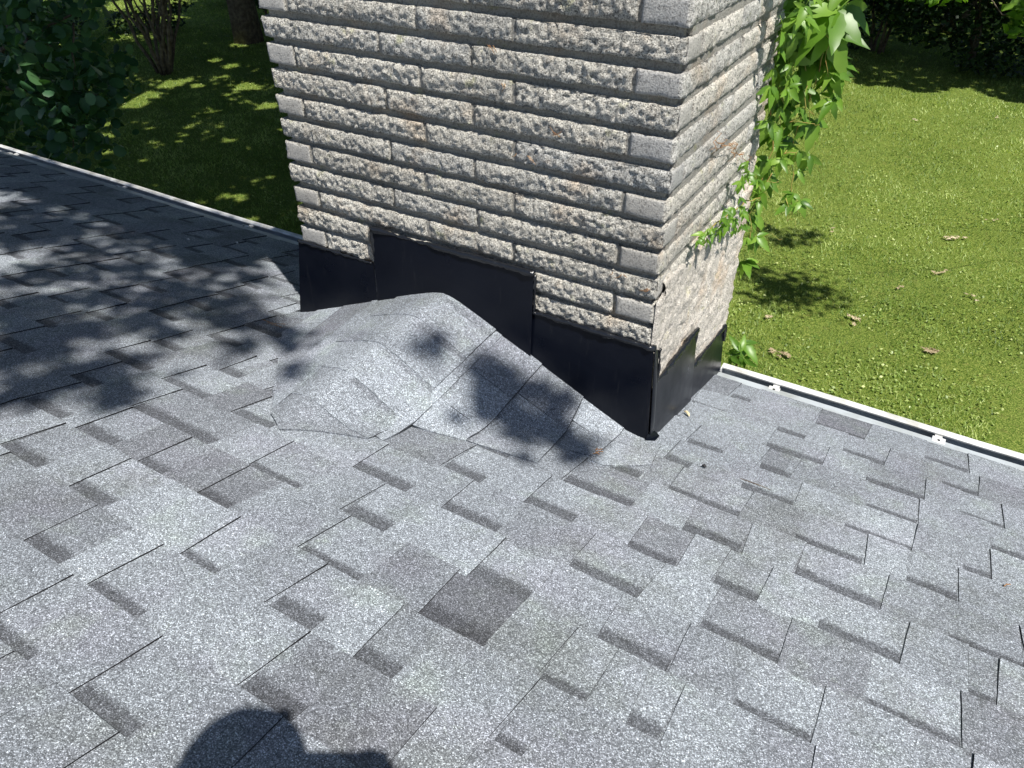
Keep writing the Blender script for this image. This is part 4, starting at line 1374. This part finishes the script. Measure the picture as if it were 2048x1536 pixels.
# shade tree B stands in the left yard and darkens the lawn beyond the chimney
rB = R3(21)
def lawn_shade(n, seed, inside, holes=(), tmin=7, tmax=12, hs_=1.45):
    r_ = R3(seed)
    x = r_.uniform(-24, 12, n); y = r_.uniform(0.9, 30, n)
    k = inside(x, y)
    x, y = x[k], y[k]
    if holes:
        thin = (np.hypot(x + 12.3, y - 7.6) < 2.6) | (np.hypot(x + 7.6, y - 5.0) < 1.0)
        nz_2 = vnoise(np.stack([x, y, 0 * x], 1), 1.6, 91)
        kk = ~(thin & (nz_2 > -.1) & (r_.uniform(0, 1, len(x)) < .66))
        x, y = x[kk], y[kk]
    for hx, hy, hr in holes:
        d = np.hypot((x - hx), (y - hy)) 
        kk = d > hr * hs_ * (0.75 + 0.5 * r_.uniform(0, 1, len(x)))
        x, y = x[kk], y[kk]
    t = r_.uniform(tmin, tmax, len(x))
    return np.stack([x, y, np.full(len(x), ZG)], 1) + SV * t[:, None]
def inB(x, y):
    a = np.arctan2(CAM.x - x, y - CAM.y)         # left of +Y
    d = np.hypot(CAM.x - x, y - CAM.y)
    edge = np.radians(24) + 0.02 * np.sin(d * 2.3)
    return (a > edge) & (a < np.radians(74)) & (d < 27 + 1.5 * np.sin(a * 14)) & (y > 1.0)
RB_HOLES = []
for p_ in [(-4.42, 1.08, -.36), (-4.45, 1.1, -.22), (-4.55, 1.1, 0.0), (-4.62, 1.1, .12), (-4.9, 1.35, .35), (-4.7, 1.2, .5), (-5.1, 1.6, .1)]:
    tt = (p_[2] - ZG) / SV[2]
    RB_HOLES.append((p_[0] - SV[0] * tt, p_[1] - SV[1] * tt, rB.uniform(.05, .12)))
PB = lawn_shade(420000, 22, inB, RB_HOLES + LAWN_HOLES + [(-17.5, 10.5, .5), (-19, 12.0, .8), (-16.5, 15, .7), (-20.5, 9.6, .6), (-21, 13.5, 1.0), (-15, 13.2, .3), (-18.3, 9.0, .3), (-9.1, 9.5, .25), (-9.8, 6.5, .12), (-10.3, 5.2, .1), (-8.6, 6.9, .1), (-12.2, 10.9, .25)])
PB = PB[clears_chimney(PB) & clears_roof(PB, -1.9) & clears_vine(PB) & clears_gutter(PB, .11)]
cloudB = leaf_cloud(PB, 0.25, up=0.8, seed=4)
bB = (-9.8, 2.0, ZG)
build_tree("shade_tree", bB, [limb(bB, (-9.0, 2.2, 3.0), 0.26, 0.18, 6, .1), limb((-9, 2.2, 3.0), (-6, 3, 6), .16, .09, 7, .1)],
           [limb((-9, 2.2, 3.0), (-10, 7, 6.2), .12, .04, 8, .1), limb((-6, 3, 6), (-2.5, 2.5, 6.5), .08, .03, 9, .1), limb((-6, 3, 6), (-6, 8, 7), .08, .03, 10, .1)],
           cloudB, "spreading shade tree in the left yard darkening the lawn beyond the chimney", group="shade trees round the house")

# tree C at the far right edge of the lawn: black shade under it
def inC(x, y):
    e = 15.3 + 0.10 * (x + 2) * 0 - 0.22 * (x - 0) + 0.5 * np.sin(x * 1.9 + .5) + 0.25 * np.sin(x * 5.1)
    e = np.where(x < -1.0, e - 0.0, e)
    return (y > e) & (y < 25) & (x > -9) & (x < 7)
PC = lawn_shade(150000, 23, inC, (), 6, 11)
small = lawn_shade(9000, 24, lambda x, y: np.zeros(len(x), bool) | (((x + .5) / .5) ** 2 + ((y - 6.0) / .38) ** 2 < 1) & (np.sin(x * 23) + np.sin(y * 19 + 1) > -0.5), (), 6, 8)
PC = PC[clears_chimney(PC) & clears_roof(PC, -1.9) & clears_vine(PC)]
cloudC = leaf_cloud(PC, 0.27, up=0.8, seed=5)
bC = (-0.5, 21.0, ZG)
build_tree("maple_tree", bC, [limb(bC, (-0.2, 20.5, 1.4), 0.3, 0.22, 12, .05), limb((-0.2, 20.5, 1.4), (1.8, 18.5, 5), .2, .1, 13, .1)],
           [limb((-0.2, 20.5, 1.4), (-2.5, 18, 5), .12, .05, 14, .1), limb((1.8, 18.5, 5), (5, 16, 6), .1, .03, 15, .1)],
           cloudC, "big maple at the far end of the lawn with pitch dark shade beneath")

# near vine shadow patches: unseen tree added, its leaves hung high to cast them
xs_ = []
for sx, sy, sr in LAWN_SPOTS:
    t = rB.uniform(6.5, 7.5)
    xs_.append(np.array([sx - .16, sy + .12, ZG]) + SV * t + rB.normal(size=(int(900 * sr * sr + 20), 3)) * sr * .5)
cloudD = leaf_cloud(np.concatenate(xs_), 0.09, up=.8, seed=6)
bD = (8.5, 4.5, ZG)
build_tree("lawn_patch_shade_tree", bD, [limb(bD, (8, 4.4, 3.2), .16, .12, 16, .1)], [limb((8, 4.4, 3.2), (2.3, 4.6, 3.8), .006, .003, 17, .05), limb((8, 4.4, 3.2), (9.6, 5.5, 5.2), .05, .012, 27, .05)], cloudD, "unseen slim tree added off to the right to shade the grass beside the vine")

# background bushes and undergrowth
def bush(name, base, cents, rads, nleaf, size, label, cat, group=None, mat=M_BUSH, seed=0, stems=5, spread=1.0, hs=2.5, tmpl=T_QUAD):
    t = empty(name, base)
    tag(t, label, cat, group)
    r_ = random.Random(seed)
    for i in range(stems):
        a = r_.uniform(0, 6.28)
        top = (base[0] + math.cos(a) * spread * r_.uniform(.3, 1), base[1] + math.sin(a) * spread * r_.uniform(.3, 1), base[2] + hs * r_.uniform(.7, 1.1))
        V, F = limb((base[0] + math.cos(a) * .12, base[1] + math.sin(a) * .12, base[2] - .05), top, .04, .012, seed * 10 + i, .3)
        mesh_obj("stem", V, F, M_BARK, t, origin=base, smooth=True)
    P_ = clumps(cents, rads, nleaf, seed)
    P_ = P_[P_[:, 2] > ZG + .02]
    Vc, Fc, tn_ = leaf_cloud(P_, size, up=.5, seed=seed, tmpl=tmpl)
    c = big_mesh("foliage", Vc - np.array(base), Fc, mat, t, attr=tn_); c["kind"] = "stuff"
    return t
gb_ = random.Random(9)
spots = [(-5.8, 18.2), (-3.6, 18.0), (-1.7, 17.9), (0.3, 17.7), (2.3, 17.3), (4.5, 17.6), (-8.0, 19.5), (-10.6, 17.8), (-13.0, 15.6)]
blab = ["dense dark bush in the tree line, partly behind the hanging vine", "dark bush in deep shade right of the vine", "dark round bush at the far lawn edge below the leafy spray",
        "black shaded bush at the lawn's far edge, middle of the right-hand tree line", "shaded bush near the top right corner of the lawn", "dark bush at the far right end of the tree line",
        "dark bush in the tree line hidden mostly behind the chimney", "dark leafy bush left of the chimney top behind the forked trunk", "shaded bush beyond the multi-stemmed shrub"]
for i, (x, y) in enumerate(spots):
    c = []; rd_ = []; nn = []
    for k in range(9):
        c.append((x + gb_.uniform(-1.1, 1.1), y + gb_.uniform(-.6, .6), ZG + gb_.uniform(.3, 3.2))); rd_.append(gb_.uniform(.7, 1.05)); nn.append(760)
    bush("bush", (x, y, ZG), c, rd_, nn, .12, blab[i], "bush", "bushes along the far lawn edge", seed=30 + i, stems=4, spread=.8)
# multi-stemmed shrub, left background
cs = [(-14.6 + gb_.uniform(-1.6, 1.4), 9.3 + gb_.uniform(-.9, 1.2), ZG + gb_.uniform(1.5, 3.6)) for _ in range(10)]
bush("shrub", (-14.26, 8.76, ZG), cs, [.55] * 10, [170] * 10, .11, "bare-legged shrub with many thin dark stems fanning up from the shaded lawn", "shrub", seed=51, stems=15, spread=1.5, hs=3.0, mat=M_BUSH)
# big trunk left of the chimney top
bT = (-14.8, 11.6, ZG)
PT = clumps([(-14 + gb_.uniform(-3, 3), 11.5 + gb_.uniform(-2, 2), gb_.uniform(1.2, 5)) for _ in range(14)], [1.1] * 14, [420] * 14, 61)
build_tree("maple_tree", bT, [limb(bT, (-14.9, 11.8, 2.5), .34, .24, 62, .05, 6)], [limb((-14.9, 11.8, .6), (-13, 11, 3.2), .12, .05, 63), limb((-14.9, 11.8, .4), (-16.6, 12, 3), .12, .05, 64)],
           leaf_cloud(PT, .14, seed=62), "maple with a thick trunk standing just left of the chimney top")
# low leafy growth round the shaded ground at left
for i, (x, y, h, lab) in enumerate([(-12.2, 12.6, 1.2, "low leafy clump at the base of the trunk beside the chimney"), (-17.4, 8.2, 1.6, "shaded bush at the far left behind the heart-leaved branches"), (-17.6, 11.2, 1.8, "dim bush between the shrub stems and the bright far lawn"),
    (-16.0, 13.6, 1.9, "dark bush filling the gap between the forked stems and the thick trunk"), (-13.4, 14.6, 2.0, "dark bush directly behind the thick trunk"), (-18.6, 14.6, 1.5, "bush edge catching light far behind the bare-legged shrub")]):
    c = [(x + gb_.uniform(-.9, .9), y + gb_.uniform(-.5, .5), ZG + gb_.uniform(.2, h)) for _ in range(7)]
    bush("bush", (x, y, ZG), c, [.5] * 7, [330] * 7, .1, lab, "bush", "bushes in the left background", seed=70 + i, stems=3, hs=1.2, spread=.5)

# redbud: heart-shaped leaves hanging just past the left gutter
rR = R3(77)
bR = (-8.4, 1.7, ZG)
rbc = [(-4.95, 1.30, .52), (-4.9, 1.35, .30), (-5.0, 1.7, .30), (-4.6, 1.25, .10), (-4.95, 1.75, .12), (-4.62, 1.32, -.08), (-4.6, 1.06, 0.0), (-5.35, 2.25, .2), (-5.25, 2.15, -.12), (-4.6, 1.0, .30),
       (-4.5, 1.2, .0), (-4.42, 1.1, -.2), (-4.42, 1.08, -.36), (-4.7, 1.5, -.1), (-4.85, 1.3, .12), (-4.95, 1.3, .42), (-5.1, 1.9, -.2), (-5.6, 2.0, .4), (-5.4, 1.6, .1), (-5.6, 1.9, -.2), (-5.8, 2.6, 0.1), (-5.3, 1.5, .4), (-5.2, 1.4, -.3), (-5.5, 2.0, -.6)]
PR = clumps(rbc, [.24] * len(rbc), [34] * len(rbc), 78, 1.0, .3)
extra_c = [(-6.4 + rR.uniform(-1.2, .8), 2.1 + rR.uniform(-.8, 1.0), rR.uniform(-.9, 1.2)) for _ in range(20)]
PR = np.concatenate([PR, clumps(extra_c, [.5] * 20, [120] * 20, 79, .9, .3)])
az_ = np.degrees(np.arctan2(CAM.x - PR[:, 0], PR[:, 1] - CAM.y))
keep = ~((PR[:, 1] < 0.86) & (PR[:, 2] < -0.1)) & (az_ > 57.6 + 1.2 * np.sin(PR[:, 2] * 9))
build_tree("redbud_tree", bR, [limb(bR, (-7.9, 1.9, -.6), .11, .07, 80, .2), limb((-7.9, 1.9, -.6), (-7.2, 2.3, .9), .06, .03, 81, .2)],
           [limb((-7.9, 1.9, -.6), (-5.0, 1.7, .35), .03, .008, 82, .3), limb((-6.6, 2.1, .2), (-4.6, 1.2, .15), .02, .005, 83, .3), limb((-5.0, 1.7, .3), (-4.45, 1.1, -.3), .008, .003, 84, .3), limb((-7.9, 1.9, -.6), (-5.4, 2.2, -.4), .025, .006, 85, .3)],
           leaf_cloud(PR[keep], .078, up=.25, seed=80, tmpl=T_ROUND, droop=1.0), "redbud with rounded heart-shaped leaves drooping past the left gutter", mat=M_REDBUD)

# leafy sprays at the top right, ends of boughs of one tree standing off to the right
bS = (5.5, 9.0, ZG)
sc = [(-.30, 6.9, .14), (-.55, 7.0, .10), (-.05, 6.9, .10), (.12, 6.8, .15), (-.42, 7.0, .22), (.65, 5.4, .17), (.72, 5.35, .28), (.6, 5.35, .30), (.78, 5.4, .12), (0.5, 6.5, .25)]
PS = clumps(sc, [.15, .12, .12, .1, .16, .10, .12, .1, .07, .12], [90, 50, 40, 26, 70, 46, 44, 26, 16, 16], 91, .6, .2)
build_tree("ash_tree", bS, [limb(bS, (5.2, 8.8, 1.8), .16, .1, 92, .1)],
           [limb((5.2, 8.8, .9), (-.5, 7.0, .3), .007, .003, 93, .1), limb((5.2, 8.8, .9), (.68, 5.4, .35), .007, .003, 94, .15),
            tube(resample([(1.1, 5.9, .5), (.72, 5.7, .22), (.5, 5.7, .2), (.36, 5.75, .32)], .05), [.006 - .0001 * i for i in range(len(resample([(1.1, 5.9, .5), (.72, 5.7, .22), (.5, 5.7, .2), (.36, 5.75, .32)], .05)))], 5),
            tube(resample([(.7, 6.2, .5), (.3, 6.3, .27), (.05, 6.4, .27), (-.1, 6.4, .36)], .05), .005, 5)],
           leaf_cloud(PS, .085, up=.5, seed=93), "light green leaf sprays hanging into the top right corner of the photo", mat=M_SPRAY)

# distant tree belt that closes the yard
for i, (x, y) in enumerate([(-34, 30), (-24, 36), (-12, 38), (0, 40), (14, 38), (28, 30), (-42, 14), (-44, -4), (36, 10)]):
    c = [(x + gb_.uniform(-4, 4), y + gb_.uniform(-2, 2), gb_.uniform(-1.5, 8)) for _ in range(16)]
    P_ = clumps(c, [2.0] * 16, [150] * 16, 200 + i)
    build_tree("distant_tree", (x, y, ZG), [limb((x, y, ZG), (x + .3, y, 4), .4, .2, 210 + i, .1)], [], leaf_cloud(P_, .5, seed=220 + i), "distant tree of the belt closing the yard beyond the far lawn", group="distant belt of trees")

# ------------------------------------------------------------------ small things on the roof
def bit(name, pos, VF, mat, label, cat, rot=0.0):
    o = mesh_obj(name, VF[0], VF[1], mat, attrs={"tone": [0.8] * len(VF[0])})
    o.location = (pos[0], pos[1], -SL * pos[1] + pos[2]); o.rotation_euler = (0.0, 0, rot)
    tag(o, label, cat)
    return o
M_PETAL = mat_plain("dry_petal", (0.6, 0.52, 0.34), 0.7, 0.3)
M_TAR = mat_plain("tar_crumb", (0.02, 0.02, 0.022), 0.6, 0.4)
V, F = tube([(-.014, 0, .002), (-.005, .002, .006), (.006, 0, .006), (.014, -.002, .002)], [.001, .0042, .0045, .001], 6)
bit("seed_husk", (0.064, 0.229, 0.009), (V, F), M_PETAL, "pale narrow seed husk on shingles near the chimney's right corner", "husk", -.5)
V, F = tube([(-.006, 0, .002), (0, .001, .004), (.006, 0, .002)], [.002, .005, .002], 6)
bit("tar_crumb", (0.207, -0.057, 0.008), (V, F), M_TAR, "small black crumb on shingles right of the saddle", "crumb")
V, F = tube([(-.03, .012, .004), (-.01, .004, .006), (.01, -.002, .006), (.03, -.006, .004), (.045, -.012, .003)], [.0008, .0016, .0016, .001, .0007], 5)
bit("twig", (0.335, -0.06, 0.009), (V, F), M_BARK, "short dark twig lying at a shingle edge on the right slope", "twig", .3)
V, F = tube([(-.008, 0, .002), (0, .002, .005), (.01, 0, .003)], [.0008, .0015, .0008], 5)
bit("dry_stalk", (0.911, -0.098, 0.009), (V, F), M_TEND, "tiny reddish dry stalk on the right-hand shingles", "stalk", .8)
for i, (x, y, lab) in enumerate([(-2.123, .426, "white speck of bird dropping high on the shaded left slope"), (-2.267, .289, "small pale fleck on the shaded shingles, lower of the two")]):
    V, F = tube([(-.006, 0, .001), (0, .001, .003), (.007, 0, .001)], [.002, .005, .002], 6)
    bit("pale_fleck", (x, y, .009), (V, F), M_GUT, lab, "fleck")
# hairline stray stalks near the saddle
V, F = join_parts([tube([(-.04 + rv.uniform(-.02, .02), rv.uniform(-.02, .02), .003), (0, rv.uniform(-.01, .01), .008), (.035, rv.uniform(-.02, .02), .003)], .0008, 4) for _ in range(3)])
bit("dry_stalk", (-1.24, -0.17, 0.012), (V, F), M_TEND, "thin curved dry stalks near the saddle's left valley", "stalk", .2)
V, F = join_parts([tube([(rv.uniform(-.02, .02), rv.uniform(-.02, .02), .002), (rv.uniform(-.02, .02), rv.uniform(-.02, .02), .004)], .0012, 4) for _ in range(6)])
bit("dry_stalk", (-0.04, -0.2, 0.014), (V, F), M_TEND, "pinch of orange-brown plant crumbs at the saddle's lower right tip", "crumbs")

# ------------------------------------------------------------------ the photographer (only the shadow falls in the picture)
def skin_body(name, verts, edges, radii, mat, parent, sub=2, origin=(0, 0, 0)):
    me = bpy.data.meshes.new(name)
    me.from_pydata([tuple(Vector(v) - Vector(origin)) for v in verts], edges, [])
    o = bpy.data.objects.new(name, me); link(o, parent)
    o.modifiers.new("skin", 'SKIN').use_smooth_shade = True
    for i, rd in enumerate(radii):
        me.skin_vertices[0].data[i].radius = (rd, rd) if not hasattr(rd, '__len__') else rd
    me.skin_vertices[0].data[0].use_root = True
    s_ = o.modifiers.new("sub", 'SUBSURF'); s_.levels = 1; s_.render_levels = sub
    me.materials.append(mat)
    return o


M_SKIN = mat_plain("skin", (0.5, 0.3, 0.22), 0.5, 0.4)
M_SHIRT = mat_plain("shirt_cloth", (0.1, 0.14, 0.2), 0.9, 0.1)
M_HAIR = mat_plain("hair", (0.05, 0.035, 0.025), 0.7, 0.3)
M_PHONE = mat_plain("phone_case", (0.02, 0.02, 0.022), 0.3, 0.5)
person = empty("person", (0.62, -1.95, 0.56))
tag(person, "kneeling person with a phone, seen only as a head shadow on the shingles", "person")
PO = person.location
hd = Vector((0.588, -1.683, 1.665))
pel = Vector((.66, -2.08, 1.02)); che = Vector((.62, -1.92, 1.33)); nek = Vector((.57, -1.76, 1.52))
rp, up_ = cr, Vector((0, 0, 1))
shR = che + cr * .19 + Vector((0, 0, .09)); shL = che - cr * .19 + Vector((0, 0, .09))
phc = CAM + cr * 0.03 - cu * 0.012 - cf * 0.006
haR = phc + cr * .07 - cf * .02 + cu * .012; haL = phc - cr * .07 - cf * .03 - cu * .06
elR = shR + (haR - shR) * .5 - Vector((0, 0, .12)) + cr * .06; elL = shL + (haL - shL) * .5 - Vector((0, 0, .12)) - cr * .06
knR = Vector((.80, -1.72, -SL * -1.72 + .07)); knL = Vector((.50, -1.90, -SL * -1.90 + .07))
ftR = Vector((1.0, -2.1, -SL * -2.1 + .06)); ftL = Vector((.72, -2.30, -SL * -2.30 + .06))
hpR = pel + cr * .1; hpL = pel - cr * .1
vs = [pel, che, nek, nek + Vector((-.01, .03, .05)), shR, elR, haR - (haR - elR).normalized() * .05, shL, elL, haL - (haL - elL).normalized() * .05, hpR, knR, ftR, hpL, knL, ftL]
es = [(0, 1), (1, 2), (2, 3), (1, 4), (4, 5), (5, 6), (1, 7), (7, 8), (8, 9), (0, 10), (10, 11), (11, 12), (0, 13), (13, 14), (14, 15)]
rd = [.13, .14, .06, .055, .06, .042, .028, .06, .042, .028, .09, .065, .045, .09, .065, .045]
skin_body("body", vs, es, rd, M_SHIRT, person, origin=PO)
# head with face, hair
def ellipsoid(c, rx, ry, rz, nu=20, nv=14, f=None):
    V = []; F = []
    for j in range(nv + 1):
        th = math.pi * j / nv
        for i in range(nu):
            ph = 2 * math.pi * i / nu
            d = Vector((math.sin(th) * math.cos(ph), math.sin(th) * math.sin(ph), math.cos(th)))
            s_ = f(d) if f else 1
            V.append(Vector(c) + Vector((d.x * rx * s_, d.y * ry * s_, d.z * rz * s_)))
    for j in range(nv):
        for i in range(nu):
            F.append((j * nu + i, (j + 1) * nu + i, (j + 1) * nu + (i + 1) % nu, j * nu + (i + 1) % nu))
    return V, F
fwd = Vector((cf.x, cf.y, 0)).normalized()
def facef(d):
    k = d.dot(fwd)
    s_ = 1.0
    if k > .6 and -0.25 < d.z < .1 and abs(d.dot(cr)) < .14: s_ += .17       # nose
    if d.z < -.5: s_ *= .9
    return s_
V, F = ellipsoid(hd, .073, .086, .112, f=facef)
head = mesh_obj("head", V, F, M_SKIN, person, origin=PO, smooth=True)
for sgn in (-1, 1):
    V, F = ellipsoid(hd + cr * sgn * .08, .014, .02, .03, 10, 8); mesh_obj("ear", V, F, M_SKIN, head, origin=PO, smooth=True)
    V, F = ellipsoid(hd + fwd * .083 + cr * sgn * .03 + Vector((0, 0, .005)), .012, .012, .012, 10, 8); mesh_obj("eye", V, F, M_GUT, head, origin=PO, smooth=True)
V, F = ellipsoid(hd - fwd * .012 + Vector((0, 0, .028)), .08, .088, .104, f=lambda d: 1.0 if d.dot(fwd) < .35 or d.z > .45 else .78)
mesh_obj("hair", V, F, M_HAIR, person, origin=PO, smooth=True)
for sgn, hand in ((1, haR), (-1, haL)):
    vs = [hand - (hand - phc).normalized() * -.02 - cf * .03]; es = []; rr3 = [.022]
    for k in range(4):
        a = vs[0] + cu * (.028 - .018 * k) + cf * .012 - cr * sgn * .012
        b_ = a + cf * .022 - cr * sgn * .018; c_ = b_ - cr * sgn * .022 + cf * -.004
        o_ = len(vs); vs += [a, b_, c_]; es += [(0, o_), (o_, o_ + 1), (o_ + 1, o_ + 2)]; rr3 += [.0095, .0085, .0075]
    a = vs[0] - cr * sgn * .02 - cf * .004 - cu * .02; b_ = a - cr * sgn * .022; o_ = len(vs); vs += [a, b_]; es += [(0, o_), (o_, o_ + 1)]; rr3 += [.011, .0095]
    skin_body("hand", vs, es, rr3, M_SKIN, person, origin=PO)
phone = bpy.data.meshes.new("phone")
hx, hy, hz = .073, .036, .004
Vp = [tuple(phc + cr * a * hx + cu * b_ * hy + cf * c * hz) for a in (-1, 1) for b_ in (-1, 1) for c in (-1, 1)]
phone.from_pydata(Vp, [], [(0, 1, 3, 2), (4, 6, 7, 5), (0, 4, 5, 1), (2, 3, 7, 6), (0, 2, 6, 4), (1, 5, 7, 3)])
phone.materials.append(M_PHONE)
po = bpy.data.objects.new("phone", phone); link(po)
tag(po, "phone held level in both hands by the kneeling person", "phone")
bv = po.modifiers.new("bevel", 'BEVEL'); bv.width = .003; bv.segments = 3
